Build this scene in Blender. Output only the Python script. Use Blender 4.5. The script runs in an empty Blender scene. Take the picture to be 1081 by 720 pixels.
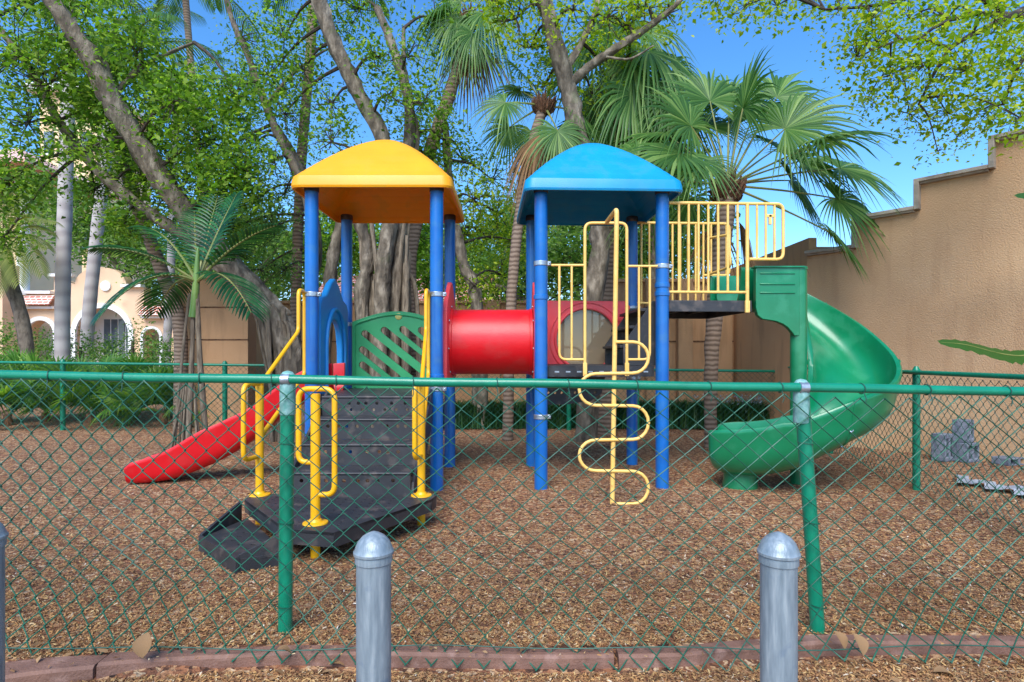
import bpy, bmesh, math, random
import numpy as np
from mathutils import Vector, Matrix, noise
from mathutils.geometry import tessellate_polygon
R = math.radians; PI = math.pi
rng = random.Random(7); nr = np.random.default_rng(11)
scene = bpy.context.scene; COL = scene.collection
F = 620.0; CZ = 1.33
def P(px, py, d): return Vector(((px-540.5)*d/F, d, CZ-(py-375)*d/F))      # point at a distance
def G(px, py, z=0.0):
    d = (CZ-z)*F/(py-375); return Vector(((px-540.5)*d/F, d, z))
def S(r, g, b, k=1.0):
    f = lambda c: (c/12.92 if c <= .04045 else ((c+.055)/1.055)**2.4)*k
    return (f(r/255), f(g/255), f(b/255), 1)
# ------------------------------------------------------------------ materials
def newmat(name):
    m = bpy.data.materials.new(name); m.use_nodes = True
    nt = m.node_tree; b = nt.nodes['Principled BSDF']; return m, nt, b
def N(nt, t, **kw):
    n = nt.nodes.new(t)
    for k, v in kw.items(): setattr(n, k, v)
    return n
def ramp(nt, src, stops):
    r = N(nt, 'ShaderNodeValToRGB'); e = r.color_ramp.elements
    while len(e) < len(stops): e.new(.5)
    for i, (p, c) in enumerate(stops): e[i].position = p; e[i].color = c
    nt.links.new(src, r.inputs[0]); return r
def pm(name, stops, scale=6, rough=.5, bump=0, bscale=40, metallic=0, coat=0, detail=5, stretch=None, rvar=.0, dirt=None):
    m, nt, b = newmat(name)
    tc = N(nt, 'ShaderNodeTexCoord'); src = tc.outputs['Object']
    if stretch:
        mp = N(nt, 'ShaderNodeMapping'); mp.inputs['Scale'].default_value = stretch
        nt.links.new(src, mp.inputs[0]); src = mp.outputs[0]
    nz = N(nt, 'ShaderNodeTexNoise'); nz.inputs['Scale'].default_value = scale; nz.inputs['Detail'].default_value = detail
    nt.links.new(src, nz.inputs['Vector'])
    r = ramp(nt, nz.outputs['Fac'], stops); col = r.outputs[0]
    if dirt:
        if len(dirt) > 4:
            mpd = N(nt, 'ShaderNodeMapping'); mpd.inputs['Scale'].default_value = dirt[4]; nt.links.new(tc.outputs['Object'], mpd.inputs[0])
        n3 = N(nt, 'ShaderNodeTexNoise'); n3.inputs['Scale'].default_value = dirt[0]; n3.inputs['Detail'].default_value = 8
        nt.links.new(mpd.outputs[0] if len(dirt) > 4 else tc.outputs['Object'], n3.inputs['Vector'])
        rr = ramp(nt, n3.outputs['Fac'], [(dirt[1], (0,0,0,1)), (dirt[1]+.12, (1,1,1,1))])
        mx = N(nt, 'ShaderNodeMix', data_type='RGBA'); mul = N(nt, 'ShaderNodeMath', operation='MULTIPLY'); mul.inputs[1].default_value = dirt[3]
        nt.links.new(rr.outputs[0], mul.inputs[0]); nt.links.new(mul.outputs[0], mx.inputs[0]); nt.links.new(col, mx.inputs[6]); mx.inputs[7].default_value = dirt[2]
        col = mx.outputs[2]
    nt.links.new(col, b.inputs['Base Color'])
    b.inputs['Roughness'].default_value = rough; b.inputs['Metallic'].default_value = metallic
    b.inputs['Coat Weight'].default_value = coat; b.inputs['Coat Roughness'].default_value = .15
    if rvar:
        mr = N(nt, 'ShaderNodeMapRange'); mr.inputs[3].default_value = rough-rvar; mr.inputs[4].default_value = rough+rvar
        nt.links.new(nz.outputs['Fac'], mr.inputs[0]); nt.links.new(mr.outputs[0], b.inputs['Roughness'])
    if bump:
        n2 = N(nt, 'ShaderNodeTexNoise'); n2.inputs['Scale'].default_value = bscale; n2.inputs['Detail'].default_value = 6
        nt.links.new(src, n2.inputs['Vector'])
        bp = N(nt, 'ShaderNodeBump'); bp.inputs['Strength'].default_value = bump; bp.inputs['Distance'].default_value = .02
        nt.links.new(n2.outputs['Fac'], bp.inputs['Height']); nt.links.new(bp.outputs[0], b.inputs['Normal'])
    return m
def two(a, b, lo=.35, hi=.65): return [(lo, a), (hi, b)]
def leafmat(name, stops, trans=.45, rough=.45, tint=(1.3, 1.25, .5)):
    m, nt, b = newmat(name)
    g = N(nt, 'ShaderNodeNewGeometry'); r = ramp(nt, g.outputs['Random Per Island'], stops)
    nt.links.new(r.outputs[0], b.inputs['Base Color']); b.inputs['Roughness'].default_value = rough
    b.inputs['Specular IOR Level'].default_value = .35
    tr = N(nt, 'ShaderNodeBsdfTranslucent'); mul = N(nt, 'ShaderNodeMix', data_type='RGBA', blend_type='MULTIPLY')
    mul.inputs[0].default_value = 1; nt.links.new(r.outputs[0], mul.inputs[6]); mul.inputs[7].default_value = (*tint, 1)
    nt.links.new(mul.outputs[2], tr.inputs[0])
    mx = N(nt, 'ShaderNodeMixShader'); mx.inputs[0].default_value = trans
    out = nt.nodes['Material Output']
    nt.links.new(b.outputs[0], mx.inputs[1]); nt.links.new(tr.outputs[0], mx.inputs[2]); nt.links.new(mx.outputs[0], out.inputs[0])
    return m
M = {}
M['blue_post'] = pm('blue_post_paint', two(S(0,92,170), S(2,104,182)), 5, .32, .04, 60, coat=.3, rvar=.05, dirt=(9,.53,S(50,112,160),.45))
M['yellow'] = pm('yellow_paint', two(S(238,172,10), S(244,182,18)), 6, .38, .05, 70, coat=.2, dirt=(14,.6,S(190,140,60),.4))
M['cream_yellow'] = pm('faded_yellow_paint', two(S(238,188,94), S(244,200,112)), 6, .42, .05, 70, coat=.1, dirt=(22,.6,S(190,130,75),.5))
M['roof_yellow'] = pm('yellow_roof_plastic', two(S(240,158,0), S(244,166,2)), 3, .42, .06, 90, dirt=(6,.5,S(214,158,30),.45))
M['roof_blue'] = pm('blue_roof_plastic', two(S(0,138,190), S(4,148,200)), 3, .42, .06, 90, dirt=(6,.5,S(50,140,180),.5))
M['panel_blue'] = pm('blue_panel_plastic', two(S(20,130,200), S(34,142,208)), 3, .4, .06, 80, dirt=(6,.58,S(80,160,205),.5))
M['red'] = pm('red_plastic', two(S(206,8,22), S(216,14,28)), 3, .42, .08, 70, coat=.05, dirt=(5,.52,S(196,50,50),.5))
M['red_faded'] = pm('faded_red_plastic', two(S(232,68,74), S(238,84,88)), 4, .5, .06, 80, dirt=(6,.55,S(205,100,95),.5))
M['green'] = pm('green_plastic', two(S(4,114,70), S(10,124,80)), 3, .3, .04, 60, coat=.25, dirt=(5,.52,S(50,140,100),.45))
M['green_panel'] = pm('green_panel_plastic', two(S(44,154,92), S(54,164,102)), 4, .45, .06, 80, dirt=(6,.58,S(80,155,110),.4))
M['black_metal'] = pm('dark_coated_metal', two(S(42,43,46), S(54,54,57)), 5, .5, .15, 160, dirt=(8,.55,S(112,100,92),.45))
M['steel'] = pm('galvanized_clamp', two(S(150,160,170), S(185,192,198)), 30, .35, .05, 80, metallic=.7)
M['fence_green'] = pm('green_fence_paint', two(S(0,118,88), S(4,130,98)), 8, .35, .06, 70, coat=.2, dirt=(10,.62,S(20,80,66),.6))
M['wire'] = pm('green_vinyl_wire', two(S(10,76,56), S(30,100,76)), 4, .55, 0, dirt=(3,.55,S(110,136,120),.5))
M['wire_far'] = pm('dark_green_vinyl_wire', two(S(20,72,58), S(44,92,76)), 4, .5, 0)
M['worn_green'] = pm('worn_green_sleeve', two(S(90,150,140), S(150,190,185)), 30, .5, .1, 60)
M['galv'] = pm('galvanized_pipe', [(.3, S(116,130,138)), (.55, S(140,153,160)), (.75, S(166,176,180))], 9, .42, .12, 30, metallic=.25, stretch=(6,6,.8), dirt=(16,.6,S(96,116,140),.5))
M['kerb'] = pm('brown_rubber_edging', two(S(112,80,66), S(134,98,82)), 7, .75, .3, 90, dirt=(9,.55,S(160,126,112),.5))
M['bark'] = pm('ficus_bark', [(.3, S(72,64,53)), (.5, S(110,99,84)), (.7, S(154,142,124))], 7, .9, .9, 22, stretch=(1.6,1.6,.7), dirt=(3,.6,S(92,100,66),.5))
M['bark_dark'] = pm('dark_limb_bark', [(.3, S(76,66,56)), (.6, S(120,108,94))], 9, .9, .8, 24, stretch=(1.6,1.6,.7))
M['root'] = pm('aerial_root_bark', [(.3, S(84,72,58)), (.65, S(140,126,106))], 10, .9, .8, 26, stretch=(3,3,.5))
M['twig'] = pm('dark_twig_bark', two(S(48,42,34), S(78,66,54)), 12, .9, .3, 40)
def ring_mat(name, c1, c2, c3, freq):
    m, nt, b = newmat(name); tc = N(nt, 'ShaderNodeTexCoord')
    w = N(nt, 'ShaderNodeTexWave', wave_type='BANDS', bands_direction='Z'); w.inputs['Scale'].default_value = freq; w.inputs['Distortion'].default_value = 2.2; w.inputs['Detail'].default_value = 4; w.inputs['Detail Scale'].default_value = 2
    nt.links.new(tc.outputs['Object'], w.inputs[0]); r = ramp(nt, w.outputs['Fac'], [(.05, c1), (.4, c2), (.9, c3)])
    nt.links.new(r.outputs[0], b.inputs['Base Color']); b.inputs['Roughness'].default_value = .9
    bp = N(nt, 'ShaderNodeBump'); bp.inputs['Strength'].default_value = .35; bp.inputs['Distance'].default_value = .008
    nt.links.new(w.outputs['Fac'], bp.inputs['Height']); nt.links.new(bp.outputs[0], b.inputs['Normal']); return m
M['palm_trunk'] = ring_mat('ringed_palm_bark', S(98,80,66), S(126,106,90), S(144,124,106), 4.5)
M['palm_pale'] = ring_mat('pale_palm_bark', S(166,156,153), S(178,169,165), S(186,178,173), .9)
M['palm_fibre'] = pm('palm_fibre', [(.3, S(58,38,26)), (.6, S(120,84,58))], 14, .95, 1, 30, stretch=(2,2,.6))
M['leaf_mid'] = leafmat('mid_green_leaf', [(0, S(68,102,32)), (.4, S(100,142,44)), (.75, S(134,172,58)), (1, S(174,198,86))], .55, .45, (1.15, 1.25, .6))
M['leaf_deep'] = leafmat('deep_green_leaf', [(0, S(56,94,34)), (.5, S(84,126,46)), (1, S(124,160,64))], .5)
M['leaf_bright'] = leafmat('yellow_green_leaf', [(0, S(98,138,22)), (.5, S(143,181,38)), (1, S(199,212,69))], .5)
M['leaf_soft'] = leafmat('soft_green_leaf', [(0, S(72,110,56)), (.5, S(106,146,70)), (1, S(152,180,100))], .55, .45, (1.15, 1.25, .6))
M['fan'] = leafmat('fan_palm_leaf', [(0, S(56,98,44)), (.5, S(88,130,60)), (1, S(138,168,92))], .4, .4, (1.25,1.25,.6))
M['petiole'] = pm('palm_stalk', two(S(96,112,50), S(136,134,74)), 5, .5)
M['pinnate'] = leafmat('feather_palm_leaf', [(0, S(14,58,32)), (.5, S(28,82,46)), (1, S(56,112,60))], .25, .35)
M['date_leaf'] = leafmat('date_palm_leaf', [(0, S(104,120,54)), (1, S(150,156,84))], .35)
M['palmetto'] = leafmat('palmetto_leaf', [(0, S(66,116,42)), (.5, S(98,148,56)), (1, S(148,182,86))], .45, .4)
M['dead'] = leafmat('dry_palm_leaf', [(0, S(120,88,58)), (1, S(176,140,100))], .2, .8, (1,.9,.7))
M['liriope'] = leafmat('border_grass_blade', [(0, S(20,58,26)), (.7, S(44,92,42)), (1, S(84,124,64))], .3)
M['flower'] = leafmat('pale_blue_flower', [(0, S(120,140,170)), (1, S(180,195,215))], .3)
M['banana'] = leafmat('banana_leaf_green', [(0, S(50,96,36)), (1, S(60,106,42))], .4)
M['stucco'] = pm('tan_stucco', [(.3, S(182,144,106)), (.5, S(190,152,114)), (.7, S(196,160,122))], .9, .92, .6, 60, dirt=(2.4,.54,S(164,126,92),.3,(2.5,2.5,.35)))
M['stucco_dark'] = pm('brown_stucco', [(.3, S(186,142,102)), (.7, S(198,154,112))], 1.0, .92, .5, 70, dirt=(2.2,.52,S(158,122,88),.5,(2.5,2.5,.35)))
M['coping'] = pm('grey_coping', two(S(150,138,124), S(176,164,148)), 5, .9, .3, 60, dirt=(6,.5,S(112,104,96),.5))
M['peach'] = pm('peach_stucco', two(S(222,184,148), S(232,196,162)), .6, .9, .2, 40)
M['cream'] = pm('cream_stucco', two(S(240,206,160), S(244,214,172)), .5, .9, .2, 40)
M['trim'] = pm('white_trim', two(S(228,226,222), S(240,238,234)), 2, .8)
M['glass'] = pm('dark_window_glass', two(S(70,84,96), S(120,134,144)), .7, .12)
M['block'] = pm('grey_concrete_block', two(S(92,98,112), S(132,138,150)), 16, .95, .6, 60)
M['sheet'] = pm('white_plastic_sheet', two(S(120,130,146), S(168,178,190)), 6, .3, .2, 30)
M['emblem'] = pm('pale_badge', two(S(186,180,96), S(206,200,120)), 10, .4)
def tile_mat():
    m, nt, b = newmat('clay_roof_tile'); tc = N(nt, 'ShaderNodeTexCoord')
    br = N(nt, 'ShaderNodeTexBrick'); br.inputs['Scale'].default_value = 2.2
    for i, c in ((1, S(190,110,96)), (2, S(214,146,130)), (3, S(244,226,214))): br.inputs[i].default_value = c
    br.inputs['Mortar Size'].default_value = .035
    mp = N(nt, 'ShaderNodeMapping'); mp.inputs['Rotation'].default_value = (PI/2, 0, 0)
    nt.links.new(tc.outputs['Object'], mp.inputs[0]); nt.links.new(mp.outputs[0], br.inputs[0])
    nt.links.new(br.outputs[0], b.inputs['Base Color']); b.inputs['Roughness'].default_value = .85; return m
M['tile'] = tile_mat()
def bubble_mat():
    m, nt, b = newmat('scratched_clear_bubble')
    b.inputs['Base Color'].default_value = S(168,150,122); b.inputs['Roughness'].default_value = .08; b.inputs['Coat Weight'].default_value = 1
    b.inputs['Transmission Weight'].default_value = .35; b.inputs['IOR'].default_value = 1.2; return m
M['bubble'] = bubble_mat()
def chip_mat():
    m, nt, b = newmat('wood_chip'); g = N(nt, 'ShaderNodeNewGeometry')
    r = ramp(nt, g.outputs['Random Per Island'], [(0, S(104,78,54)), (.2, S(134,98,68)), (.42, S(158,116,80)), (.62, S(176,130,84)), (.84, S(188,150,98)), (.95, S(198,170,120)), (.99, S(208,188,160)), (1, S(228,220,204))])
    r.color_ramp.interpolation = 'LINEAR'
    tc = N(nt, 'ShaderNodeTexCoord'); n2 = N(nt, 'ShaderNodeTexNoise'); n2.inputs['Scale'].default_value = 1.1; n2.inputs['Detail'].default_value = 5; nt.links.new(tc.outputs['Object'], n2.inputs[0])
    r2 = ramp(nt, n2.outputs['Fac'], [(.32, (.76,.71,.66,1)), (.5, (.95,.95,.95,1)), (.68, (1.12,1.06,.98,1))])
    mu = N(nt, 'ShaderNodeMix', data_type='RGBA', blend_type='MULTIPLY'); mu.inputs[0].default_value = 1
    nt.links.new(r.outputs[0], mu.inputs[6]); nt.links.new(r2.outputs[0], mu.inputs[7]); nt.links.new(mu.outputs[2], b.inputs['Base Color'])
    b.inputs['Roughness'].default_value = .9; b.inputs['Specular IOR Level'].default_value = .2; return m
M['chip'] = chip_mat()
def ground_mat():
    m, nt, b = newmat('mulch_ground'); tc = N(nt, 'ShaderNodeTexCoord')
    v = N(nt, 'ShaderNodeTexVoronoi'); v.inputs['Scale'].default_value = 46; v.inputs['Randomness'].default_value = 1
    nz = N(nt, 'ShaderNodeTexNoise'); nz.inputs['Scale'].default_value = 20; nz.inputs['Detail'].default_value = 4
    mp = N(nt, 'ShaderNodeMix', data_type='RGBA'); mp.inputs[0].default_value = .08
    nt.links.new(tc.outputs['Object'], nz.inputs[0]); nt.links.new(tc.outputs['Object'], mp.inputs[6]); nt.links.new(nz.outputs['Color'], mp.inputs[7])
    nt.links.new(mp.outputs[2], v.inputs['Vector'])
    sp = N(nt, 'ShaderNodeSeparateColor'); nt.links.new(v.outputs['Color'], sp.inputs[0])
    r = ramp(nt, sp.outputs[0], [(0, S(56,38,28)), (.3, S(120,78,54)), (.6, S(158,106,72)), (.85, S(186,148,108)), (1, S(205,180,146))])
    n2 = N(nt, 'ShaderNodeTexNoise'); n2.inputs['Scale'].default_value = .7; n2.inputs['Detail'].default_value = 4; nt.links.new(tc.outputs['Object'], n2.inputs[0])
    r2 = ramp(nt, n2.outputs['Fac'], [(.3, (.78,.74,.72,1)), (.7, (1.08,1.04,1,1))])
    mu = N(nt, 'ShaderNodeMix', data_type='RGBA', blend_type='MULTIPLY'); mu.inputs[0].default_value = 1
    nt.links.new(r.outputs[0], mu.inputs[6]); nt.links.new(r2.outputs[0], mu.inputs[7]); nt.links.new(mu.outputs[2], b.inputs['Base Color'])
    b.inputs['Roughness'].default_value = .95
    bp = N(nt, 'ShaderNodeBump'); bp.inputs['Strength'].default_value = .8; bp.inputs['Distance'].default_value = .02
    nt.links.new(v.outputs['Distance'], bp.inputs['Height']); nt.links.new(bp.outputs[0], b.inputs['Normal']); return m
M['ground'] = ground_mat()
# ------------------------------------------------------------------ mesh building
class MB:
    def __init__(s): s.v = []; s.f = []
    def add(s, vs, fs):
        o = len(s.v); s.v += [tuple(x) for x in vs]; s.f += [tuple(i+o for i in f) for f in fs]
    def box(s, c, size, mat=None):
        x, y, z = (k/2 for k in size)
        vs = [Vector(p) for p in ((-x,-y,-z),(x,-y,-z),(x,y,-z),(-x,y,-z),(-x,-y,z),(x,-y,z),(x,y,z),(-x,y,z))]
        if mat is not None: vs = [mat @ p for p in vs]
        vs = [p+Vector(c) for p in vs]
        s.add(vs, [(0,3,2,1),(4,5,6,7),(0,1,5,4),(1,2,6,5),(2,3,7,6),(3,0,4,7)])
    def tube(s, pts, r, n=10, closed=False, caps=True, flat=1.0, jit=0, seed=0):
        pts = [Vector(p) for p in pts]; m = len(pts)
        rr = r if isinstance(r, (list, tuple)) else [r]*m
        T = []
        for i in range(m):
            a = pts[i-1] if (i or closed) else pts[i]; b = pts[(i+1) % m] if (i < m-1 or closed) else pts[i]
            T.append((b-a).normalized())
        ref = Vector((0,0,1)) if abs(T[0].z) < .9 else Vector((1,0,0))
        u = T[0].cross(ref).normalized(); o = len(s.v)
        for i in range(m):
            u = (u - T[i]*u.dot(T[i])).normalized(); w = T[i].cross(u)
            for k in range(n):
                a = 2*PI*k/n; q = rr[i]
                if jit: q *= 1+jit*noise.noise(Vector((k*.9+seed*7.1, i*.8, seed*3.3)))
                s.v.append(tuple(pts[i]+(u*math.cos(a)+w*math.sin(a)*flat)*q))
        for i in range(m if closed else m-1):
            j = (i+1) % m
            for k in range(n): s.f.append((o+i*n+k, o+i*n+(k+1)%n, o+j*n+(k+1)%n, o+j*n+k))
        if caps and not closed:
            s.f.append(tuple(o+k for k in range(n))[::-1]); s.f.append(tuple(o+(m-1)*n+k for k in range(n)))
    def lathe(s, c, prof, n=24, axis=(0,0,1)):
        c = Vector(c); q = Vector((0,0,1)).rotation_difference(Vector(axis)); o = len(s.v)
        for r, z in prof:
            for k in range(n):
                a = 2*PI*k/n; s.v.append(tuple(c+q@Vector((r*math.cos(a), r*math.sin(a), z))))
        for i in range(len(prof)-1):
            for k in range(n): s.f.append((o+i*n+k, o+i*n+(k+1)%n, o+(i+1)*n+(k+1)%n, o+(i+1)*n+k))
        s.f.append(tuple(o+k for k in range(n))[::-1]); s.f.append(tuple(o+(len(prof)-1)*n+k for k in range(n)))
    def plate(s, loops, org, u, v, t):
        """loops of 2-D points (first the outline, then holes) extruded by t along u x v"""
        org, u, v = Vector(org), Vector(u), Vector(v); n = u.cross(v).normalized()*t
        tris = tessellate_polygon([[Vector((a, b, 0)) for a, b in lp] for lp in loops])
        flat = [p for lp in loops for p in lp]; K = len(flat); o = len(s.v)
        for a, b in flat: s.v.append(tuple(org+u*a+v*b))
        for a, b in flat: s.v.append(tuple(org+u*a+v*b+n))
        for tr in tris:
            s.f.append((o+tr[0], o+tr[2], o+tr[1])); s.f.append((o+K+tr[0], o+K+tr[1], o+K+tr[2]))
        i0 = 0
        for lp in loops:
            L = len(lp)
            for k in range(L):
                a, b = i0+k, i0+(k+1) % L; s.f.append((o+a, o+b, o+K+b, o+K+a))
            i0 += L
    def build(s, name, mat, parent=None, bevel=0, angle=40, label=None, kind=None, seg=2):
        me = bpy.data.meshes.new(name); off = Vector((0,0,0))
        p = parent
        while p is not None: off += p.location; p = p.parent
        v = np.array(s.v, dtype=np.float64).reshape(-1, 3)-np.array(off)
        me.from_pydata(v.tolist(), [], s.f); me.validate()
        bm = bmesh.new(); bm.from_mesh(me); bmesh.ops.recalc_face_normals(bm, faces=bm.faces); bm.to_mesh(me); bm.free()
        me.polygons.foreach_set('use_smooth', [True]*len(me.polygons)); me.set_sharp_from_angle(angle=R(angle))
        return link(name, me, mat, parent, bevel, label, kind, seg)
def link(name, me, mat, parent=None, bevel=0, label=None, kind=None, seg=2):
    if isinstance(mat, str): mat = M[mat]
    me.materials.append(mat); o = bpy.data.objects.new(name, me); COL.objects.link(o); o.parent = parent
    if bevel:
        b = o.modifiers.new('bevel', 'BEVEL'); b.width = bevel; b.segments = seg; b.limit_method = 'ANGLE'; b.angle_limit = R(40)
    if label: o['label'] = label
    if kind: o['kind'] = kind
    return o
def thing(name, loc, label, cat, group=None):
    o = bpy.data.objects.new(name, None); COL.objects.link(o); o.location = loc; o.empty_display_size = .2
    return tag(o, label, cat, group)
def tag(o, label, cat, group=None):
    o['label'] = label; o['category'] = cat
    if group: o['group'] = group
    return o
def fastmesh(name, V, Fq, mat, parent=None, label=None, kind=None, smooth=False):
    """V (n,3) and Fq (m,k) arrays"""
    off = Vector((0,0,0)); p = parent
    while p is not None: off += p.location; p = p.parent
    V = np.asarray(V, dtype=np.float32)-np.array(off, dtype=np.float32); Fq = np.asarray(Fq, dtype=np.int32); m, k = Fq.shape
    me = bpy.data.meshes.new(name); me.vertices.add(len(V)); me.vertices.foreach_set('co', V.ravel())
    me.loops.add(m*k); me.loops.foreach_set('vertex_index', Fq.ravel()); me.polygons.add(m)
    me.polygons.foreach_set('loop_start', np.arange(0, m*k, k, dtype=np.int32)); me.polygons.foreach_set('loop_total', np.full(m, k, dtype=np.int32))
    if smooth: me.polygons.foreach_set('use_smooth', np.ones(m, dtype=bool))
    me.update(calc_edges=True)
    return link(name, me, mat, parent, 0, label, kind)
def fillet(pts, r, seg=5, closed=False):
    pts = [Vector(p) for p in pts]; out = []; m = len(pts)
    for i, p in enumerate(pts):
        if not closed and i in (0, m-1): out.append(p); continue
        a = pts[i-1]-p; b = pts[(i+1) % m]-p; la, lb = a.length, b.length
        q = min(r, la*.49, lb*.49); A = p+a.normalized()*q; B = p+b.normalized()*q
        for k in range(seg+1):
            t = k/seg; out.append(A*(1-t)**2+p*2*t*(1-t)+B*t*t)
    return out
def spline(pts, n=6):
    pts = [Vector(p) for p in pts]; out = []
    for i in range(len(pts)-1):
        p0 = pts[max(i-1, 0)]; p1 = pts[i]; p2 = pts[i+1]; p3 = pts[min(i+2, len(pts)-1)]
        for k in range(n):
            t = k/n; out.append(.5*((2*p1)+(p2-p0)*t+(2*p0-5*p1+4*p2-p3)*t*t+(3*p1-p0-3*p2+p3)*t**3))
    out.append(pts[-1]); return out
def circ(cx, cy, r, n=12, ry=None): return [(cx+r*math.cos(2*PI*k/n), cy+(ry or r)*math.sin(2*PI*k/n)) for k in range(n)]
# ------------------------------------------------------------------ camera, light, sky
cam = bpy.data.cameras.new('camera'); co = bpy.data.objects.new('camera', cam); COL.objects.link(co)
co.location = (0, 0, CZ); co.rotation_euler = (PI/2, 0, 0); cam.lens = F/1081*36; cam.sensor_width = 36; cam.sensor_fit = 'HORIZONTAL'
cam.shift_y = 15/1081; cam.clip_end = 2000; cam.clip_start = .05; scene.camera = co
w = bpy.data.worlds.new('World'); scene.world = w; w.use_nodes = True
sky = w.node_tree.nodes.new('ShaderNodeTexSky'); sky.sky_type = 'NISHITA'; sky.sun_disc = False
SEL, SAZ = 47, 192                       # sun height, compass direction it stands in (0 = beyond, 180 = behind the camera)
sky.sun_elevation = R(SEL); sky.sun_rotation = R(SAZ); sky.air_density = 1.0; sky.dust_density = .3; sky.ozone_density = 4.5; sky.altitude = 600
hs = w.node_tree.nodes.new('ShaderNodeHueSaturation'); hs.inputs['Saturation'].default_value = 1.22
w.node_tree.links.new(sky.outputs[0], hs.inputs['Color']); w.node_tree.links.new(hs.outputs[0], w.node_tree.nodes['Background'].inputs[0]); w.node_tree.nodes['Background'].inputs[1].default_value = .15
sl = bpy.data.lights.new('sun', 'SUN'); so = bpy.data.objects.new('sun', sl); COL.objects.link(so)
sl.energy = 2.6; sl.angle = R(40); sl.color = (1, .965, .91)
sd = Vector((math.sin(R(SAZ))*math.cos(R(SEL)), math.cos(R(SAZ))*math.cos(R(SEL)), math.sin(R(SEL))))
so.rotation_euler = (-sd).to_track_quat('-Z', 'Y').to_euler(); so.location = (0, -5, 12)
scene.view_settings.view_transform = 'Standard'; scene.view_settings.look = 'None'; scene.view_settings.exposure = .98; scene.view_settings.gamma = 1
scene.view_settings.use_curve_mapping = False
scene.cycles.max_bounces = 8; scene.cycles.transparent_max_bounces = 8
def leaves(C, L, Wr, flat=False):
    m = len(C); yaw = nr.uniform(0, 2*PI, m); pit = nr.normal(-.25, .5, m); rol = nr.normal(0, .7, m)
    if flat: pit = nr.normal(0, .2, m); rol = nr.normal(0, .35, m)
    a = np.stack([np.cos(yaw)*np.cos(pit), np.sin(yaw)*np.cos(pit), np.sin(pit)], 1)
    b0 = np.stack([-np.sin(yaw), np.cos(yaw), np.zeros(m)], 1); n0 = np.cross(a, b0); b = b0*np.cos(rol)[:, None]+n0*np.sin(rol)[:, None]; n = np.cross(a, b)
    l = (L*nr.uniform(.5, 1.0, m)*nr.choice([.8,1,1.5], m))[:, None]; w_ = l*Wr
    V = np.stack([C-a*l*.5, C+b*w_*.5+n*w_*.18+a*l*.02, C+a*l*.5-n*l*.08, C-b*w_*.5+n*w_*.18+a*l*.02], 1).reshape(-1, 3)
    Fq = np.arange(m*4).reshape(-1, 4); return V, Fq
# ------------------------------------------------------------------ ground
kerb_px = [(-160,722),(-60,708),(0,699),(77,692),(147,687),(297,680),(473,682),(620,683),(720,681),(800,674),(860,670),(1020,669),(1140,671),(1400,676)]
kerb_back = [G(a, b, .01) for a, b in kerb_px]
def kerb_y(x):
    for a, b in zip(kerb_back, kerb_back[1:]):
        if x <= b.x: t = max(0, (x-a.x)/(b.x-a.x)); return a.y+(b.y-a.y)*t
    return kerb_back[-1].y
def gz(x, y):
    k = kerb_y(max(-4, min(4, x)))
    n = .012*noise.noise(Vector((x*1.3, y*1.3, 0)))+.02*noise.noise(Vector((x*.35, y*.35, 5)))
    if y > k-.05: return n*min(1, max(0, (y-k)/.5)) + (.12*max(0, min(1, (y-10.6)/2)))
    return -.05+.4*n
xs = sorted(set([-300,-120,-60,-30,-18,-12]+[i*.25 for i in range(-36, 37)]+[12,18,30,60,120,300]))
ys = sorted(set([-60,-20,-6,-1,.5,1.2]+[1.6+i*.1 for i in range(16)]+[3.2+i*.25 for i in range(36)]+[13,15,18,24,40,80,160,400]))
g = MB(); g.v = [(x, y, gz(x, y) if abs(x) < 12 and y < 20 else (.12 if y > 12 else -.08)) for y in ys for x in xs]
W = len(xs); g.f = [(j*W+i, j*W+i+1, (j+1)*W+i+1, (j+1)*W+i) for j in range(len(ys)-1) for i in range(W-1)]
o = g.build('ground', 'ground', kind='structure')
# wood chips lying on it
def chips(name, n, yfun, size, kind='stuff', mat='chip', lift=.006):
    C = []
    while len(C) < n:
        y = yfun(); hw = y*.92+.3; x = rng.uniform(-hw, hw)
        if x > 4.9: continue
        if kerb_y(x)-.12 < y < kerb_y(x)+.02: 
            if rng.random() < .975: continue
            C.append((x, y, .018)); continue
        C.append((x, y, gz(x, y)+rng.random()*lift))
    C = np.array(C); m = len(C); L = nr.uniform(size[0], size[1], m)*nr.choice([.6,1,1.5], m); Wd = L*nr.uniform(.16,.42, m)
    yaw = nr.uniform(0, 2*PI, m); pit = nr.normal(0, .32, m); rol = nr.normal(0, .4, m)
    a = np.stack([np.cos(yaw)*np.cos(pit), np.sin(yaw)*np.cos(pit), np.sin(pit)], 1)
    b = np.stack([-np.sin(yaw)*np.cos(rol), np.cos(yaw)*np.cos(rol), np.sin(rol)], 1); nn = np.cross(a, b)
    C[:, 2] += np.abs(np.sin(pit))*L*.4+.002
    a *= L[:, None]/2; b *= Wd[:, None]/2; h = nn*(Wd*.35)[:, None]
    q = nr.uniform(.4, 1, m)[:, None]
    V = np.stack([C-a-b*q, C+a-b, C+a*.9+b*q, C-a*.95+b, C+h-a*.5, C+h+a*.5], 1).reshape(-1, 3)
    base = np.arange(m)[:, None]*6
    Fq = np.concatenate([base+np.array([0,1,5,4]), base+np.array([2,3,4,5]), base+np.array([1,2,5,5]), base+np.array([3,0,4,4])])
    Fq2 = np.concatenate([base+np.array([0,1,5,4]), base+np.array([2,3,4,5])])
    return fastmesh(name, V, Fq2, mat, kind=kind)
def ynear():
    while True:
        y = 1.7/(1-rng.random()*.83)
        if 1.9 < y < 9.9: return y
chips('mulch', 270000, ynear, (.008, .019))
lp_ = []
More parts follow.
